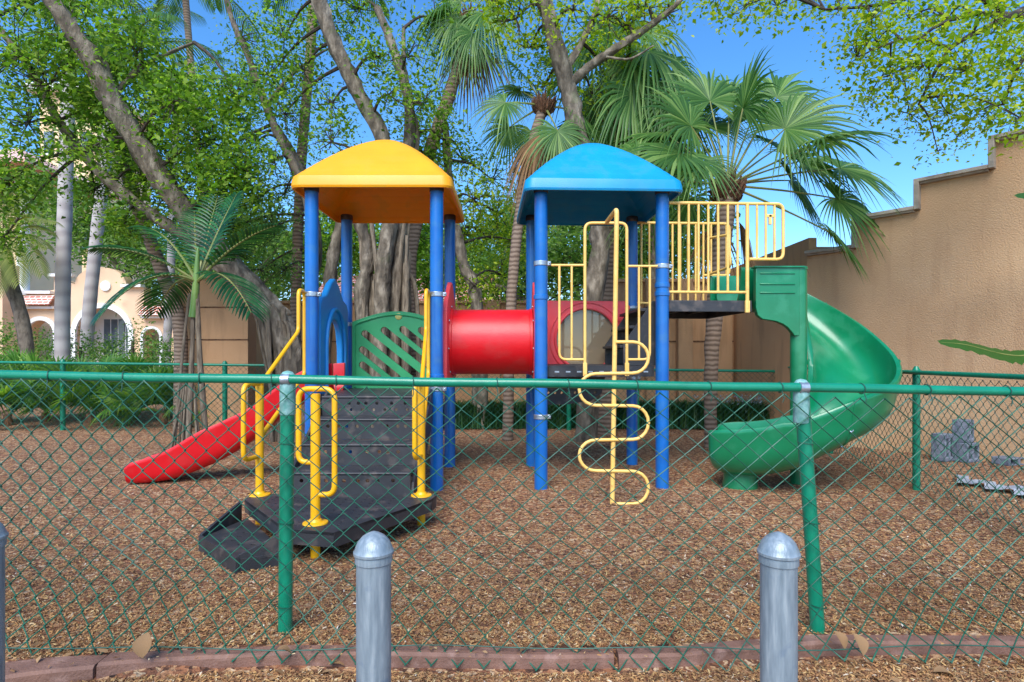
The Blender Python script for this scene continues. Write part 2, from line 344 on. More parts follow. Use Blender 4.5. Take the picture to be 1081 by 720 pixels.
while len(lp_) < 520:
    y = rng.choice([rng.uniform(1.9, 2.7), rng.uniform(2, 7), rng.uniform(8.6, 11.5)]); x = rng.uniform(-y*.92, y*.92)
    if x < 4.7: lp_.append((x, y, (gz(x, y) if not kerb_y(x)-.1 < y < kerb_y(x) else .015)+.012))
V, Fq = leaves(np.array(lp_), .048, .5, flat=True); fastmesh('leaf_litter', V, Fq, 'dead', kind='stuff')
# brown edging
kb = MB(); segs = [(0, 3.55), (3.6, 7.25), (7.3, 9.4), (9.45, 13)]
def kpt(t):
    i = min(int(t), len(kerb_back)-2); return kerb_back[i].lerp(kerb_back[i+1], t-i)
kroot = thing('playground_edging', (0, 2.6, 0), 'low brown rubber edging strip running under the front chain link fence', 'edging')
for a, b in segs:
    m = MB(); n = int((b-a)*5); ringv = []
    for k in range(n+1):
        t = a+(b-a)*k/n; p = kpt(t); wdt = .075+.085*max(0, 1-max(0,t-2)/2.4); zz = .012+.004*math.sin(t*3+a)
        ringv.append([(p.x, p.y, -.12), (p.x, p.y, zz-.01), (p.x, p.y-.012, zz), (p.x, p.y-wdt+.012, zz-.002), (p.x, p.y-wdt, zz-.014), (p.x, p.y-wdt-.004, -.12)])
    o0 = 0
    for r_ in ringv: m.v += r_
    for k in range(n):
        for j in range(5): m.f.append((k*6+j, k*6+j+1, k*6+6+j+1, k*6+6+j))
    m.f.append(tuple(range(6))); m.f.append(tuple(n*6+j for j in range(6))[::-1])
    m.build('edging_board', 'kerb', kroot)
# ------------------------------------------------------------------ chain link
def chain(P0, P1, zt0, zt1, zb, pitch, vst, r, sides=5, flare=0, warp=.006, side=-1, seed=0):
    P0 = Vector((P0[0], P0[1], 0)); P1 = Vector((P1[0], P1[1], 0)); D = P1-P0; L = D.length; u = D/L; nrm = Vector((u.y, -u.x, 0))
    m = MB(); cols = []; s = 0
    while s < L: cols.append(s); s += (pitch(s/L) if callable(pitch) else pitch)/2
    rows = int((max(zt0, zt1)-zb)/vst)+1; vs = []
    def pt(i, j):
        s = cols[i]; zt = zt0+(zt1-zt0)*s/L; z = zt-j*vst
        wv = noise.noise(Vector((s*1.7, z*2.1, seed)))*warp; wz = noise.noise(Vector((s*1.3, z*1.9, seed+9)))*warp*1.3
        fl = flare*max(0, 1-(z-zb)/.3)**1.2 if flare else 0
        return P0+u*(s+wv)+Vector((0,0,z+wz))+nrm*(fl+.5*warp*noise.noise(Vector((s*2, z*2, seed+4))))
    for k in range(len(cols)-1):
        pts = []
        for j in range(rows+1):
            i = k if (k+j) % 2 == 0 else k+1
            q = pt(i, j); off = r*1.0*(1 if i == k else -1); q = q+nrm*off
            if i == k: q = q-u*r*.6
            else: q = q+u*r*.6
            if q.z < zb-.01 : break
            pts.append(q)
        if len(pts) > 1: m.tube(pts, r, sides, caps=False)
    return m
def cyl_post(m, x, y, z0, z1, r, lean=(0, 0)):
    m.tube([(x+lean[0], y+lean[1], z0), (x, y, z1)], r, 14)
# front fence
FA, FB = Vector((-4.1, 2.8, 0)), Vector((3.52, 2.82, 0))
zr = lambda x: 1.197-.0158*x
fr = thing('front_fence', (0, 2.8, 0), 'green chain link fence nearest the camera, in front of the play structure', 'fence')
m = MB(); pts = []
for k in range(41):
    x = FA.x+(FB.x-FA.x)*k/40; pts.append((x, 2.8, zr(x)+.002*math.sin(k*.9)))
m.tube(pts, .0225, 14); m.build('top_rail', 'fence_green', fr)
for i, (x, ln) in enumerate(((-3.55, 0), (-1.078, -.018), (1.39, .092), (3.5, 0))):
    m = MB(); m.tube([(x+ln, 2.835, -.1), (x+ln*.5, 2.828, .55), (x, 2.822, zr(x)-.0)], .033, 16)
    p = m.build('post', 'fence_green', fr, label='leaning green post' if i == 2 else None)
    m = MB(); m.lathe((x, 2.822, zr(x)), [(.034,-.17),(.037,-.165),(.037,-.02),(.038,0),(.034,.02),(.022,.036),(.006,.041)], 18)
    m.build('post_cap', 'worn_green', p)
    m = MB(); m.lathe((x, 2.8, zr(x)), [(.0235,-.022),(.027,-.02),(.027,.02),(.0235,.022)], 14, axis=(1,0,.0))
    m.build('rail_clamp', 'steel', p)
    for zz in (.12, .52, .9):
        m = MB(); m.tube([Vector((x+ln*(1-zz/1.2), 2.826, zz))+Vector((.037*math.cos(a), .037*math.sin(a), .012*math.sin(a*.5))) for a in [i_*2*PI/14 for i_ in range(14)]], .0024, 5, closed=True)
        m.build('tie_wire', 'wire', p)
chain(FA+Vector((0,-.028,0)), FB+Vector((0,-.045,0)), zr(FA.x)-.02, zr(FB.x)-.03, -.045, lambda t: .088+.03*min(1, max(0, (t-.15)/.4)), .0505, .0036, 6, flare=.21, warp=.018, side=-1, seed=3).build('wire_mesh', 'wire', fr)
m = MB()
for k in range(22):
    x = -3.9+k*.345+rng.uniform(-.05,.05); c = Vector((x, 2.8, zr(x)))
    m.tube([c+Vector((.004*math.cos(a*2), .0255*math.cos(a), .0255*math.sin(a))) for a in [i_*2*PI/14 for i_ in range(14)]], .0026, 5, closed=True)
    m.tube([c+Vector((0,-.02,-.018)), c+Vector((.006,-.03,-.05)), c+Vector((.0,-.026,-.07))], .0024, 5)
m.build('rail_ties', 'wire_far', fr, kind='stuff')
m = MB(); m.tube([(FA.x+(FB.x-FA.x)*k/60, 2.60-.012*math.sin(k*.35), .035+.008*math.sin(k*.7)) for k in range(61)], .0026, 6); m.build('tension_wire', 'wire_far', fr)
# back fence
bf = thing('back_fence', (0, 10.3, 0), 'green chain link fence far behind the towers, along the planting bed', 'fence')
zb0 = lambda x: 1.2-.0115*(x+8.5)
m = MB(); m.tube([(-13, 10.3, zb0(-13)), (4.7, 10.3, zb0(4.7))], .024, 10); m.build('top_rail', 'fence_green', bf)
for x in (-11.2, -7.9, -5.05, -1.9, 1.0, 2.2, 4.7):
    m = MB(); m.tube([(x, 10.33, -.02), (x, 10.33, zb0(x)+.02)], .042, 12); m.lathe((x,10.33,zb0(x)+.02), [(.045,-.02),(.045,.01),(.02,.05)], 12); m.build('post', 'fence_green', bf)
chain((-13, 10.27), (4.7, 10.27), zb0(-13)-.02, zb0(4.7)-.02, .02, .1, .05, .0034, 4, warp=.01, seed=8).build('wire_mesh', 'wire_far', bf)
# side fence
SA, SB = Vector((4.7, 10.3, 0)), Vector((3.52, 2.85, 0))
sf = thing('side_fence', (4, 6, 0), 'green chain link fence running along the tan wall beside the spiral slide', 'fence')
m = MB(); m.tube([(SA.x, SA.y, 1.125), (3.99, 5.85, 1.16), (SB.x, SB.y, 1.18)], .022, 10); m.build('top_rail', 'fence_green', sf)
for t in (.03, .30, .598, .9):
    q = SA.lerp(SB, t); m = MB(); m.tube([(q.x+.03, q.y, -.02), (q.x+.03, q.y, 1.18)], .034, 12); m.lathe((q.x+.03, q.y, 1.17), [(.037,-.03),(.037,.01),(.016,.05)], 12); m.build('post', 'fence_green', sf)
chain(SA.to_2d(), SB.to_2d(), 1.1, 1.15, .02, .1, .05, .0032, 4, warp=.012, seed=5).build('wire_mesh', 'wire_far', sf)
# bollards
def bollard():
    t = thing('bollard', (0,0,0), 'x', 'bollard', 'grey pipe bollards in front of the fence')
    m = MB(); m.lathe((0,0,0), [(.057,-.2),(.057,.4),(.0575,.4),(.057,.76)], 40); m.build('pipe', 'galv', t)
    m = MB(); m.lathe((0,0,.76), [(.058,-.02),(.0615,-.018),(.0615,.0),(.0605,.006),(.0665,.010),(.0665,.018),(.063,.022),(.060,.032),(.052,.050),(.038,.066),(.02,.077),(.01,.081),(.004,.083)], 40); m.build('dome_cap', 'galv', t)
    return t
b0 = bollard()
def dup(root, loc, label, rz=0):
    r_ = root.copy(); COL.objects.link(r_); r_.location = loc; r_['label'] = label; r_.rotation_euler.z = rz
    for c in root.children:
        cc = c.copy(); COL.objects.link(cc); cc.parent = r_
    return r_
b0.location = ((394.5-540.5)*1.96/F, 1.96, -.1); b0['label'] = 'grey metal bollard with domed cap in front of the black steps'
dup(b0, ((822-540.5)*1.93/F, 1.93, -.093), 'grey metal bollard with domed cap beside the leaning fence post', 1.1)
dup(b0, ((-18-540.5)*1.98/F, 1.98, -.06), 'grey metal bollard cut off by the left edge of the view', 2.3)
# ------------------------------------------------------------------ play structure
ps = thing('play_structure', (-.3, 6.4, 0), 'multicoloured playground climbing frame with yellow and blue roofs, red tunnel and two slides', 'playground')
tR = R(2.5); ux, uy = Vector((math.cos(tR), math.sin(tR), 0)), Vector((-math.sin(tR), math.cos(tR), 0))
s0 = 1.22; RFL = Vector((.288, 5.84, 0)); RFR = RFL+ux*s0; RBL = RFL+uy*s0; RBR = RFR+uy*s0
LFL, LFR, LBL, LBR = Vector((-1.978,5.8,0)), Vector((-.744,5.8,0)), Vector((-1.978,7.03,0)), Vector((-.744,7.03,0))
def ppost(p, ztop, clamps=(), collars=()):
    m = MB(); m.tube([(p.x, p.y, -.05), (p.x, p.y, ztop)], .0655, 24); o = m.build('post', 'blue_post', ps)
    for z in clamps:
        m = MB(); m.lathe((p.x, p.y, z), [(.066,-.024),(.072,-.022),(.072,.022),(.066,.024)], 24)
        m.box((p.x+.08, p.y-.012, z), (.035,.03,.04)); m.lathe((p.x+.085, p.y-.035, z), [(.008,0),(.008,.02),(.005,.024)], 10, axis=(0,-1,0))
        m.build('clamp', 'steel', o, bevel=.003)
    for z in collars:
        m = MB(); m.lathe((p.x, p.y, z), [(.066,-.026),(.073,-.02),(.074,0),(.073,.02),(.066,.026)], 24); m.build('collar', 'blue_post', o)
    m = MB(); m.lathe((p.x, p.y, ztop), [(.068,-.045),(.071,-.04),(.071,.01),(.066,.02)], 24); m.build('post_sleeve', 'black_metal', o)
for p, cl, co_ in ((LFL,(1.93,1.0),()), (LFR,(1.93,1.0),(1.12,)), (LBL,(1.7,1.0),()), (LBR,(1.6,),())): ppost(p, 2.985, cl, co_)
for p, cl, co_ in ((RFL,(2.24,.72),(1.905,)), (RFR,(2.22,1.045),(2.03,1.945)), (RBL,(1.2,),()), (RBR,(1.06,1.9),())): ppost(p, 2.985, cl, co_)
# roofs
def roof(c, ax, ay, mat, h, half):
    prof = [(half+.005, -.02), (half+.012, 0), (half+.008, .05), (half-.002, .095), (half-.028, .122)]
    K = 26
    for k in range(1, K+1):
        t = k/K; s_ = (half-.03)*(1-t)+.0; z = .125+(h-.125)*(1-(1-t)**1.22)*1.0
        z = .125+(h-.125)*math.sin(t*PI/2)**1.02*(1-.0)*(.0+1)
        z = .125+(h-.125)*(1-(1-t)**1.45)
        prof.append((max(s_, .02), z))
        if k % 2 == 1 and k < K-3: prof.append((max(s_-.006, .02), z+.001))
    zmax = prof[-1][1]
    def ring(sx, z, m, rad):
        pts = []; r_ = min(rad, sx*.8); q = 5
        for ci, (sxn, syn) in enumerate(((1,1),(-1,1),(-1,-1),(1,-1))):
            for k in range(q+1):
                a = ci*PI/2+k/q*PI/2; pts.append((sxn*(sx-r_)+r_*math.cos(a), syn*(sx-r_)+r_*math.sin(a)))
        return [tuple(c+ax*a_+ay*b_+Vector((0,0,z))) for a_, b_ in pts]
    m = MB(); rings = []
    # smooth off the apex
    full = [(s_, z if z < h-.045 else h-.045+(z-h+.045)*.6) for s_, z in prof]
    inner = [(s_-.022, z-.0 if i_ < 3 else z-.028) for i_, (s_, z) in enumerate(full) if s_ > .06]
    allp = [(q[0], q[1], 1) for q in inner[::-1]]+[(q[0], q[1], 0) for q in full]
    for s_, z, _ in allp: rings.append(ring(max(s_, .015), z, m, .10))
    for r_ in rings: m.v += r_
    n = len(rings[0])
    for i_ in range(len(rings)-1):
        for k in range(n): m.f.append((i_*n+k, i_*n+(k+1)%n, (i_+1)*n+(k+1)%n, (i_+1)*n+k))
    m.f.append(tuple(range(n))); m.f.append(tuple((len(rings)-1)*n+k for k in range(n)))
    return m
X3, Y3 = Vector((1,0,0)), Vector((0,1,0))
roof((LFL+LBR)/2+Vector((0,0,2.965)), X3, Y3, None, .72, .775).build('roof', 'roof_yellow', ps, angle=22, label='yellow domed pyramid roof')
roof((RFL+RBR)/2+Vector((0,0,2.95)), ux, uy, None, .72, .775).build('roof', 'roof_blue', ps, angle=22, label='sky blue domed pyramid roof')
# decks
def deck(c, ax, ay, z, w_, d_, t=.055, lip=.1):
    m = MB(); mt = Matrix((ax, ay, (0,0,1))).transposed()
    hl = [circ(-w_/2+.1+i_*.1, -d_/2+.1+j*.12, .014, 6) for i_ in range(int(w_/.1)-1) for j in range(int(d_/.12)-1)]
    out = [(-w_/2,-d_/2),(w_/2,-d_/2),(w_/2,d_/2),(-w_/2,d_/2)]
    m.plate([out]+hl, Vector(c)+Vector((0,0,z-.012)), ax, ay, .012)
    for sx in (-1, 1): m.box(Vector(c)+ax*(sx*(w_/2-.012))+Vector((0,0,z-.012-lip/2)), (.02, d_, lip), mt); 
    for sy in (-1, 1): m.box(Vector(c)+ay*(sy*(d_/2-.012))+Vector((0,0,z-.012-lip/2)), (w_-.05, .02, lip), mt)
    return m
dc = deck((LFL+LBR)/2, X3, Y3, .94, 1.1, 1.1).build('deck', 'black_metal', ps)
dc = deck((RFL+RBR)/2, ux, uy, 1.225, 1.1, 1.1).build('deck', 'black_metal', ps)
m = MB()
for k in range(9): m.box(RFL+ux*(.16+k*.112)+uy*.008+Vector((0,0,1.165)), (.045,.012,.014), Matrix((ux, uy, (0,0,1))).transposed())
m.build('slot_strip', 'steel', dc)
# upper platform on the right
UP = RFR+ux*.07
m = MB(); mt = Matrix((ux, uy, (0,0,1))).transposed()
m.box(UP+ux*.43+uy*.6+Vector((0,0,1.875)), (.86,1.14,.02), mt); m.box(UP+ux*.43+uy*.04+Vector((0,0,1.825)), (.86,.03,.11), mt); m.box(UP+ux*.43+uy*1.16+Vector((0,0,1.825)), (.86,.03,.11), mt)
m.box(UP+ux*.02+uy*.6+Vector((0,0,1.825)), (.03,1.08,.11), mt); m.box(UP+ux*.84+uy*.6+Vector((0,0,1.825)), (.03,1.08,.11), mt)
for k in (.3, .58): m.box(UP+ux*k+uy*.6+Vector((0,0,1.84)), (.04,1.06,.05), mt)
m.build('bridge_deck', 'black_metal', ps, bevel=.004)
# inner steps between the two deck levels
m = MB()
for k, z in enumerate((1.42, 1.62, 1.8)):
    m.box(RFL+ux*(.93+k*.1)+uy*.62+Vector((0,0,z)), (.2,.9,.03), mt)
for yy in (.16, 1.08):
    m.plate([[(0,0),(.40,0),(.40,.66),(.30,.66),(.0,.22)]], RFL+ux*.86+uy*yy+Vector((0,0,1.226)), ux, (0,0,1), .03)
m.build('inner_steps', 'black_metal', ps, bevel=.004)
m = MB(); m.plate([[(0,0),(.74,0),(.70,-.2),(.58,-.29),(.3,-.33),(.0,-.33)]]+[circ(.1+i_*.075+.03*(j%2), -.06-j*.07, .015, 8) for i_ in range(8) for j in range(3)], RFL+ux*.05+uy*.75+Vector((0,0,1.11)), ux, (0,0,1), .05)
m.build('under_deck_panel', 'black_metal', ps, bevel=.004)
# tunnel
cy_, cz_ = 6.42, 1.475
m = MB(); prof = [(.352,0),(.362,.004),(.362,.03),(.352,.036)]
k = .036
while k < .84: prof.append((.352, k)); k += .1
prof += [(.352,.844),(.362,.85),(.362,.876),(.352,.88),(.335,.88),(.335,0)]
m2 = MB(); o_ = 0; n = 48; q = Vector((0,0,1)).rotation_difference(Vector((1,0,0)))
for r_, z in prof:
    for k in range(n): a = 2*PI*k/n; m2.v.append(tuple(Vector((-.66, cy_, cz_))+q@Vector((r_*math.cos(a), r_*math.sin(a), z))))
for i_ in range(len(prof)-1):
    for k in range(n): m2.f.append((i_*n+k, i_*n+(k+1)%n, (i_+1)*n+(k+1)%n, (i_+1)*n+k))
for k in range(n): m2.f.append(((len(prof)-1)*n+k, (len(prof)-1)*n+(k+1)%n, (k+1)%n, k))
tn = m2.build('tunnel', 'red', ps)
for x in (-.70, .225):
    m = MB(); m.plate([[(-.5,-.4),(.5,-.4),(.5,.32),(.42,.4),(.14,.60),(.05,.645),(-.05,.645),(-.14,.60),(-.42,.4),(-.5,.32)], circ(0,0,.335,32)], (x, cy_, cz_), (0,1,0), (0,0,1), .045)
    p = m.build('tunnel_panel', 'red_faded', ps, bevel=.008)
    m = MB()
    for a in range(8):
        an = a*PI/4+.2; m.lathe((x-.002 if x > 0 else x+.047, cy_+.385*math.cos(an), cz_+.385*math.sin(an)), [(.012,0),(.012,.006),(.006,.01)], 10, axis=(-1 if x > 0 else 1,0,0))
    m.build('bolt', 'steel', p)
# bubble panel at the back of the right tower
bc = RBL+uy*-.02
m = MB(); m.plate([[(.03,0),(1.2,0),(1.2,.76),(1.12,.84),(.11,.84),(.03,.76)], circ(.655,.38,.36,36)], bc+Vector((0,0,1.14)), ux, (0,0,1), .04)
bp_ = m.build('bubble_panel', 'red_faded', ps, bevel=.01)
m = MB()
for rr, th in ((.375,.018),(.44,.008)): m.tube([bc+ux*(.655+rr*math.cos(a))-uy*.045+Vector((0,0,1.52+rr*math.sin(a))) for a in [i_*2*PI/40 for i_ in range(40)]], th, 8, closed=True)
m.build('ring', 'red_faded', bp_)
m = MB(); prof = [(.36,0),(.355,.03)]+[(.35*math.cos(a), .03+.2*math.sin(a)) for a in [i_*PI/20 for i_ in range(1, 10)]]+[(.002,.23)]
m.lathe(bc+ux*.655+Vector((0,0,1.52)), prof, 36, axis=tuple(uy)); m.build('bubble_window', 'bubble', bp_)
# green lattice panel at the back of the left tower
m = MB(); o_ = LBL+Vector((.085,-.03,.925)); W_, H_ = 1.06, .80
top = [(W_*(1-k/14), H_+.125*math.sin(PI*k/14)**1.0-(.0)) for k in range(15)]
out = [(0,0),(W_,0)]+top
def slot(x0, y0, x1, y1, hw):
    dx, dy = x1-x0, y1-y0; L = math.hypot(dx, dy); dx /= L; dy /= L; nx, ny = -dy, dx
    pts = [(x0+nx*hw, y0+ny*hw)]; a0 = math.atan2(ny, nx)
    for k in range(1, 7): a = a0+PI*k/7; pts.append((x0+hw*math.cos(a), y0+hw*math.sin(a)))
    pts += [(x0-nx*hw, y0-ny*hw), (x1-nx*hw, y1-ny*hw)]
    for k in range(1, 5): a = a0+PI+PI*k/5; pts.append((x1+hw*math.cos(a), y1+hw*math.sin(a)))
    pts.append((x1+nx*hw, y1+ny*hw)); return pts
hol = []; xr, yb = .965, .14
starts = [(.15,.66),(.38,.70),(.60,.71),(.82,.70),(.12,.47),(.12,.29)]
for x0, y0 in starts:
    sl_ = -.80; x1 = xr-.02; y1 = y0+sl_*(x1-x0)
    if y1 < yb: y1 = yb; x1 = x0+(y1-y0)/sl_
    hol.append(slot(x0, y0, x1, y1, .042))
m.plate([out]+hol, o_, (1,0,0), (0,0,1), .045); gp = m.build('lattice_panel', 'green_panel', ps, bevel=.009)
m = MB(); m.tube([o_+Vector((a, -.052, b)) for a, b in [(.035,.03),(.035,.76)]+[(x_, y_-.04) for x_, y_ in top[::-1][1:-1]]+[(W_-.035,.76),(W_-.035,.03)]], .012, 6); m.build('raised_edge', 'green_panel', gp)
m = MB(); m.lathe(o_+Vector((.55,-.046,.865)), [(.04,0),(.04,.006),(.03,.012)], 20, axis=(0,-1,0)); e = m.build('badge', 'emblem', gp)
# blue arch panel (slide entrance, left side of left tower)
m = MB(); o_ = LFL+Vector((-.02,.12,.86))
out = [(0,0),(0,.98),(.06,1.06),(.2,1.10),(.36,1.24),(.5,1.31),(.64,1.24),(.8,1.10),(.94,1.06),(1.0,.98),(1.0,0)]
arch = [(.24,.02)]+[(.5-.26*math.cos(PI*k/14), .52+.34*math.sin(PI*k/14)) for k in range(15)]+[(.76,.02)]
m.plate([out, arch], o_, (0,1,0), (0,0,1), .07); bpn = m.build('arch_panel', 'panel_blue', ps, bevel=.018, seg=3)
m = MB()
m.tube([o_+Vector((.075, a, b+.03)) for a, b in [(.17,.06)]+[(.5-.33*math.cos(PI*k/14), .52+.42*math.sin(PI*k/14)) for k in range(15)]+[(.83,.06)]], .022, 8); m.build('moulding', 'panel_blue', bpn)
# U-shaped slide sweep
def sweep(path, aw, dep, th=.022, pw=.62, lip=.018, K=14):
    """path: list of (point on floor centreline); aw/dep: half-width and wall depth per point"""
    m = MB(); n = len(path); rings = []
    for i in range(n):
        a = path[max(i-1, 0)]; b = path[min(i+1, n-1)]; T = (b-a); T.z = 0; T.normalize(); sd_ = Vector((T.y, -T.x, 0))
        w_, h = aw[i], dep[i]; pr = []
        for k in range(K+1):
            th_ = PI+PI*k/K; c_, s_ = math.cos(th_), math.sin(th_)
            pr.append((w_*math.copysign(abs(c_)**pw, c_), h*(1-abs(s_)**pw)))
        inn = pr; ou = []
        for k in range(K+1):
            th_ = PI+PI*k/K; c_, s_ = math.cos(th_), math.sin(th_)
            ou.append(((w_+th)*math.copysign(abs(c_)**pw, c_), h-(h+th)*abs(s_)**pw))
        loop = [(-w_-.004, h+lip*.7)]+inn+[(w_+.004, h+lip*.7), (w_+th+lip*.6, h+lip*.8), (w_+th+lip*1.1, h), (w_+th+lip*.9, h-.03)]+ou[::-1][1:-1]+[(-w_-th-lip*.9, h-.03), (-w_-th-lip*1.1, h), (-w_-th-lip*.6, h+lip*.8)]
        rings.append([path[i]+sd_*x_+Vector((0,0,z_)) for x_, z_ in loop])
    m.rings = rings; m.ki = len(inn)
    L = len(rings[0])
    for r_ in rings: m.v += [tuple(q_) for q_ in r_]
    for i in range(n-1):
        for k in range(L): m.f.append((i*L+k, i*L+(k+1)%L, (i+1)*L+(k+1)%L, (i+1)*L+k))
    for i in (0, n-1):
        b = i*L
        for k in range(K+2):   # cap strips between inner and outer surface
            pass
        ids = [b+k for k in range(L)]
        inner = ids[:K+3]; outer = ids[K+3:][::-1]
        na, nb = len(inner), len(outer)
        for k in range(na-1):
            j0 = min(nb-1, round(k*(nb-1)/(na-1))); j1 = min(nb-1, round((k+1)*(nb-1)/(na-1)))
            m.f.append((inner[k], inner[k+1], outer[j1], outer[j0]) if j0 != j1 else (inner[k], inner[k+1], outer[j0]))
    return m
# red wavy slide
keys = [(-1.9,6.45,.93,.30),(-2.12,6.45,.90,.30),(-2.42,6.43,.735,.31),(-2.76,6.39,.46,.32),(-3.05,6.35,.27,.36),(-3.27,6.31,.16,.37),(-3.55,6.27,.055,.30),(-3.78,6.24,.02,.24),(-3.93,6.22,.015,.20),(-3.99,6.21,.02,.16)]
sp = spline([Vector(k[:3]) for k in keys], 5); dd = spline([Vector((k[3],0,0)) for k in keys], 5)
sweep(sp, [.2]*len(sp), [d_.x for d_ in dd], pw=.5).build('wave_slide', 'red', ps, angle=50, label='short red wavy slide')
# spiral slide
CX, CY = 2.976, 6.1; path = []; dep = []; aw = []
for k in range(7): path.append(Vector((2.42+(CX-2.42)*k/7, CY+.50, 1.84-.0*k))); dep.append(.40); aw.append(.355)
zk = [(90,1.84),(70,1.74),(45,1.49),(20,1.22),(0,1.00),(-25,.80),(-50,.64),(-75,.55),(-90,.46),(-105,.36),(-125,.25)]
for k in range(42):
    th_ = 90-k*5
    for (a0, z0), (a1, z1) in zip(zk, zk[1:]):
        if a0 >= th_ >= a1: z = z0+(z1-z0)*(a0-th_)/(a0-a1); break
    rc = .485+.01*math.sin(R(90-th_)/1)
    path.append(Vector((CX+rc*math.cos(R(th_)), CY+rc*math.sin(R(th_)), z))); dep.append(.40+.03*math.sin(R(90-th_))+.03*max(0, -th_-60)/55); aw.append(.355)
e0 = path[-1].copy(); ed = Vector((-.883,.469,0))
for i_, (l_, z_, h_, w_) in enumerate(((.12,.22,.45,.355),(.25,.19,.45,.355),(.38,.165,.45,.35),(.52,.155,.44,.345),(.64,.155,.43,.335),(.72,.175,.40,.32),(.77,.21,.36,.30),(.795,.26,.305,.27))):
    q_ = e0+ed*l_; path.append(Vector((q_.x, q_.y, z_))); dep.append(h_); aw.append(w_)
# smooth z
for _ in range(3):
    zs = [p_.z for p_ in path]
    for i_ in range(1, len(path)-1): path[i_].z = (zs[i_-1]+2*zs[i_]+zs[i_+1])/4
sw = sweep(path, aw, dep, th=.025, pw=.68, lip=.024, K=20); ss = sw.build('spiral_slide', 'green', ps, angle=50, label='green spiral slide')
for i_ in (16, 29, 42):
    q_ = sw.rings[i_][sw.ki+2:]; m = MB(); m.tube(q_, .011, 6); m.build('seam', 'green', ss)
    m = MB()
    for p_ in q_[3:-3:4]: m.lathe(p_, [(.012,-.018),(.012,.018)], 8, axis=tuple((path[i_+1]-path[i_-1]).normalized()))
    m.build('seam_bolts', 'steel', ss)
m = MB(); m.tube([(CX, CY-.0, -.05), (CX, CY, 2.24)], .082, 24); m.lathe((CX,CY,2.235), [(.088,-.02),(.088,.006),(.08,.012)], 24); m.build('column', 'green', ss)
m = MB(); z0 = 1.69
m.plate([[(0,.13),(.02,.05),(.07,.01),(.14,0),(.21,-.012),(.28,-.04),(.33,-.075),(.37,-.12),(.395,-.16),(.45,-.16),(.45,.55),(0,.55)]], (2.50, CY-.01, z0), (1,0,0), (0,0,1), .07)
for zz in (2.17, 2.06, 1.97): m.box((2.72, CY-.084, zz), (.36,.012,.018))
m.box((2.74, CY-.05, 2.235), (.52,.10,.02)); m.build('entry_panel', 'green', ss, bevel=.008)
m = MB(); m.box((2.62, CY+.93, 2.06), (.5,.035,.44)); m.build('entry_wall', 'green', ss, bevel=.01)
m = MB(); m.lathe((2.3, 5.93, -.02), [(.17,0),(.17,.05),(.16,.1),(.16,.2)], 20); m.build('slide_foot', 'green', ss)
# rails of the upper platform
def rail(name, paths, mat, lab=None, parent=ps):
    m = MB()
    for pts, r_ in paths: m.tube(pts, r_, 10)
    return m.build(name, mat, parent, label=lab)
def upr(s_, y_, z_): q_ = UP+ux*s_+uy*y_; return Vector((q_.x, q_.y, z_))
zt, zbm = 2.86, 1.965
pp = [(fillet([upr(0,0,zt), upr(1.17,0,zt), upr(1.17,0,2.30), upr(.82,0,2.30)], .07), .0165), ([upr(0,0,zbm), upr(.80,0,zbm)], .0145), ([upr(.80,0,zt), upr(.80,0,1.80)], .0185)]
for k in range(1, 8): pp.append(([upr(k*.1,0,zt), upr(k*.1,0,zbm)], .0125))
for k in (.90, .99, 1.08): pp.append(([upr(k,0,zt), upr(k,0,2.30)], .0125))
gr = rail('guardrail', pp, 'cream_yellow')
m = MB(); m.box(upr(.80,-.0,1.82), (.045,.03,.12)); m.box(upr(1.035,-.0,2.74), (.08,.02,.03)); m.box(upr(1.035,-.0,2.70), (.03,.02,.1)); m.build('bracket', 'cream_yellow', gr, bevel=.003)
zt2 = 2.93; yb_ = 1.2
pp = [(fillet([upr(-.06,yb_,1.96), upr(-.06,yb_,zt2), upr(1.12,yb_,zt2), upr(1.12,yb_,2.30), upr(.8,yb_,2.3)], .07), .0165), ([upr(-.06,yb_,1.96), upr(.82,yb_,1.96)], .0145)]
for k in range(0, 12): pp.append(([upr(.04+k*.095,yb_,zt2), upr(.04+k*.095,yb_,1.96 if k < 9 else 2.3)], .0125))
rail('guardrail', pp, 'cream_yellow')
pp = [([upr(.86,.42,2.29), upr(.86,.42,2.62), upr(.86,1.1,2.72)], .015), ([upr(.86,.42,2.29), upr(.86,1.12,2.29)], .015)]
pp = [(fillet([upr(.84,1.15,2.74), upr(.84,.55,2.66), upr(.84,.5,2.3), upr(.84,1.15,2.3)], .06), .015)]
rail('end_rail', pp, 'cream_yellow')
# guardrail and snake climber on the front of the right tower
def fr_(px, py): return P(px, py, 5.80)
pp = []; fz = lambda py: CZ-(py-375)*5.8/F
pp.append((fillet([fr_(582,280), fr_(617.5,280)], .01), .0125))
pp.append((fillet([fr_(590.5,280), fr_(590.5,379.5), fr_(616,379.5)], .07), .0125))
pp.append(([fr_(603.5,280), fr_(603.5,379.5)], .0115))
pp.append((fillet([fr_(617.5,395), fr_(617.5,235.5), fr_(661.7,235.5), fr_(661.7,394)], .07), .0155))
pp.append(([fr_(661.7,281), fr_(694,281)], .0125))
pp.append((fillet([fr_(661.7,379.5), fr_(686,379.5), fr_(686,281)], .07), .0125))
pp.append(([fr_(674.5,281), fr_(674.5,379.5)], .0115))
eg = rail('entry_guardrail', pp, 'cream_yellow')
m = MB()
for px in (617.5, 661.7): m.box(fr_(px, 390)-Vector((0,.004,0)), (.04,.03,.13)); m.lathe(fr_(px,395)-Vector((0,.02,0)), [(.009,0),(.009,.01)], 8, axis=(0,-1,0))
m.build('foot_bracket', 'cream_yellow', eg, bevel=.003)
dS = 5.27; S_ = lambda px, py, d=dS: P(px, py, d)
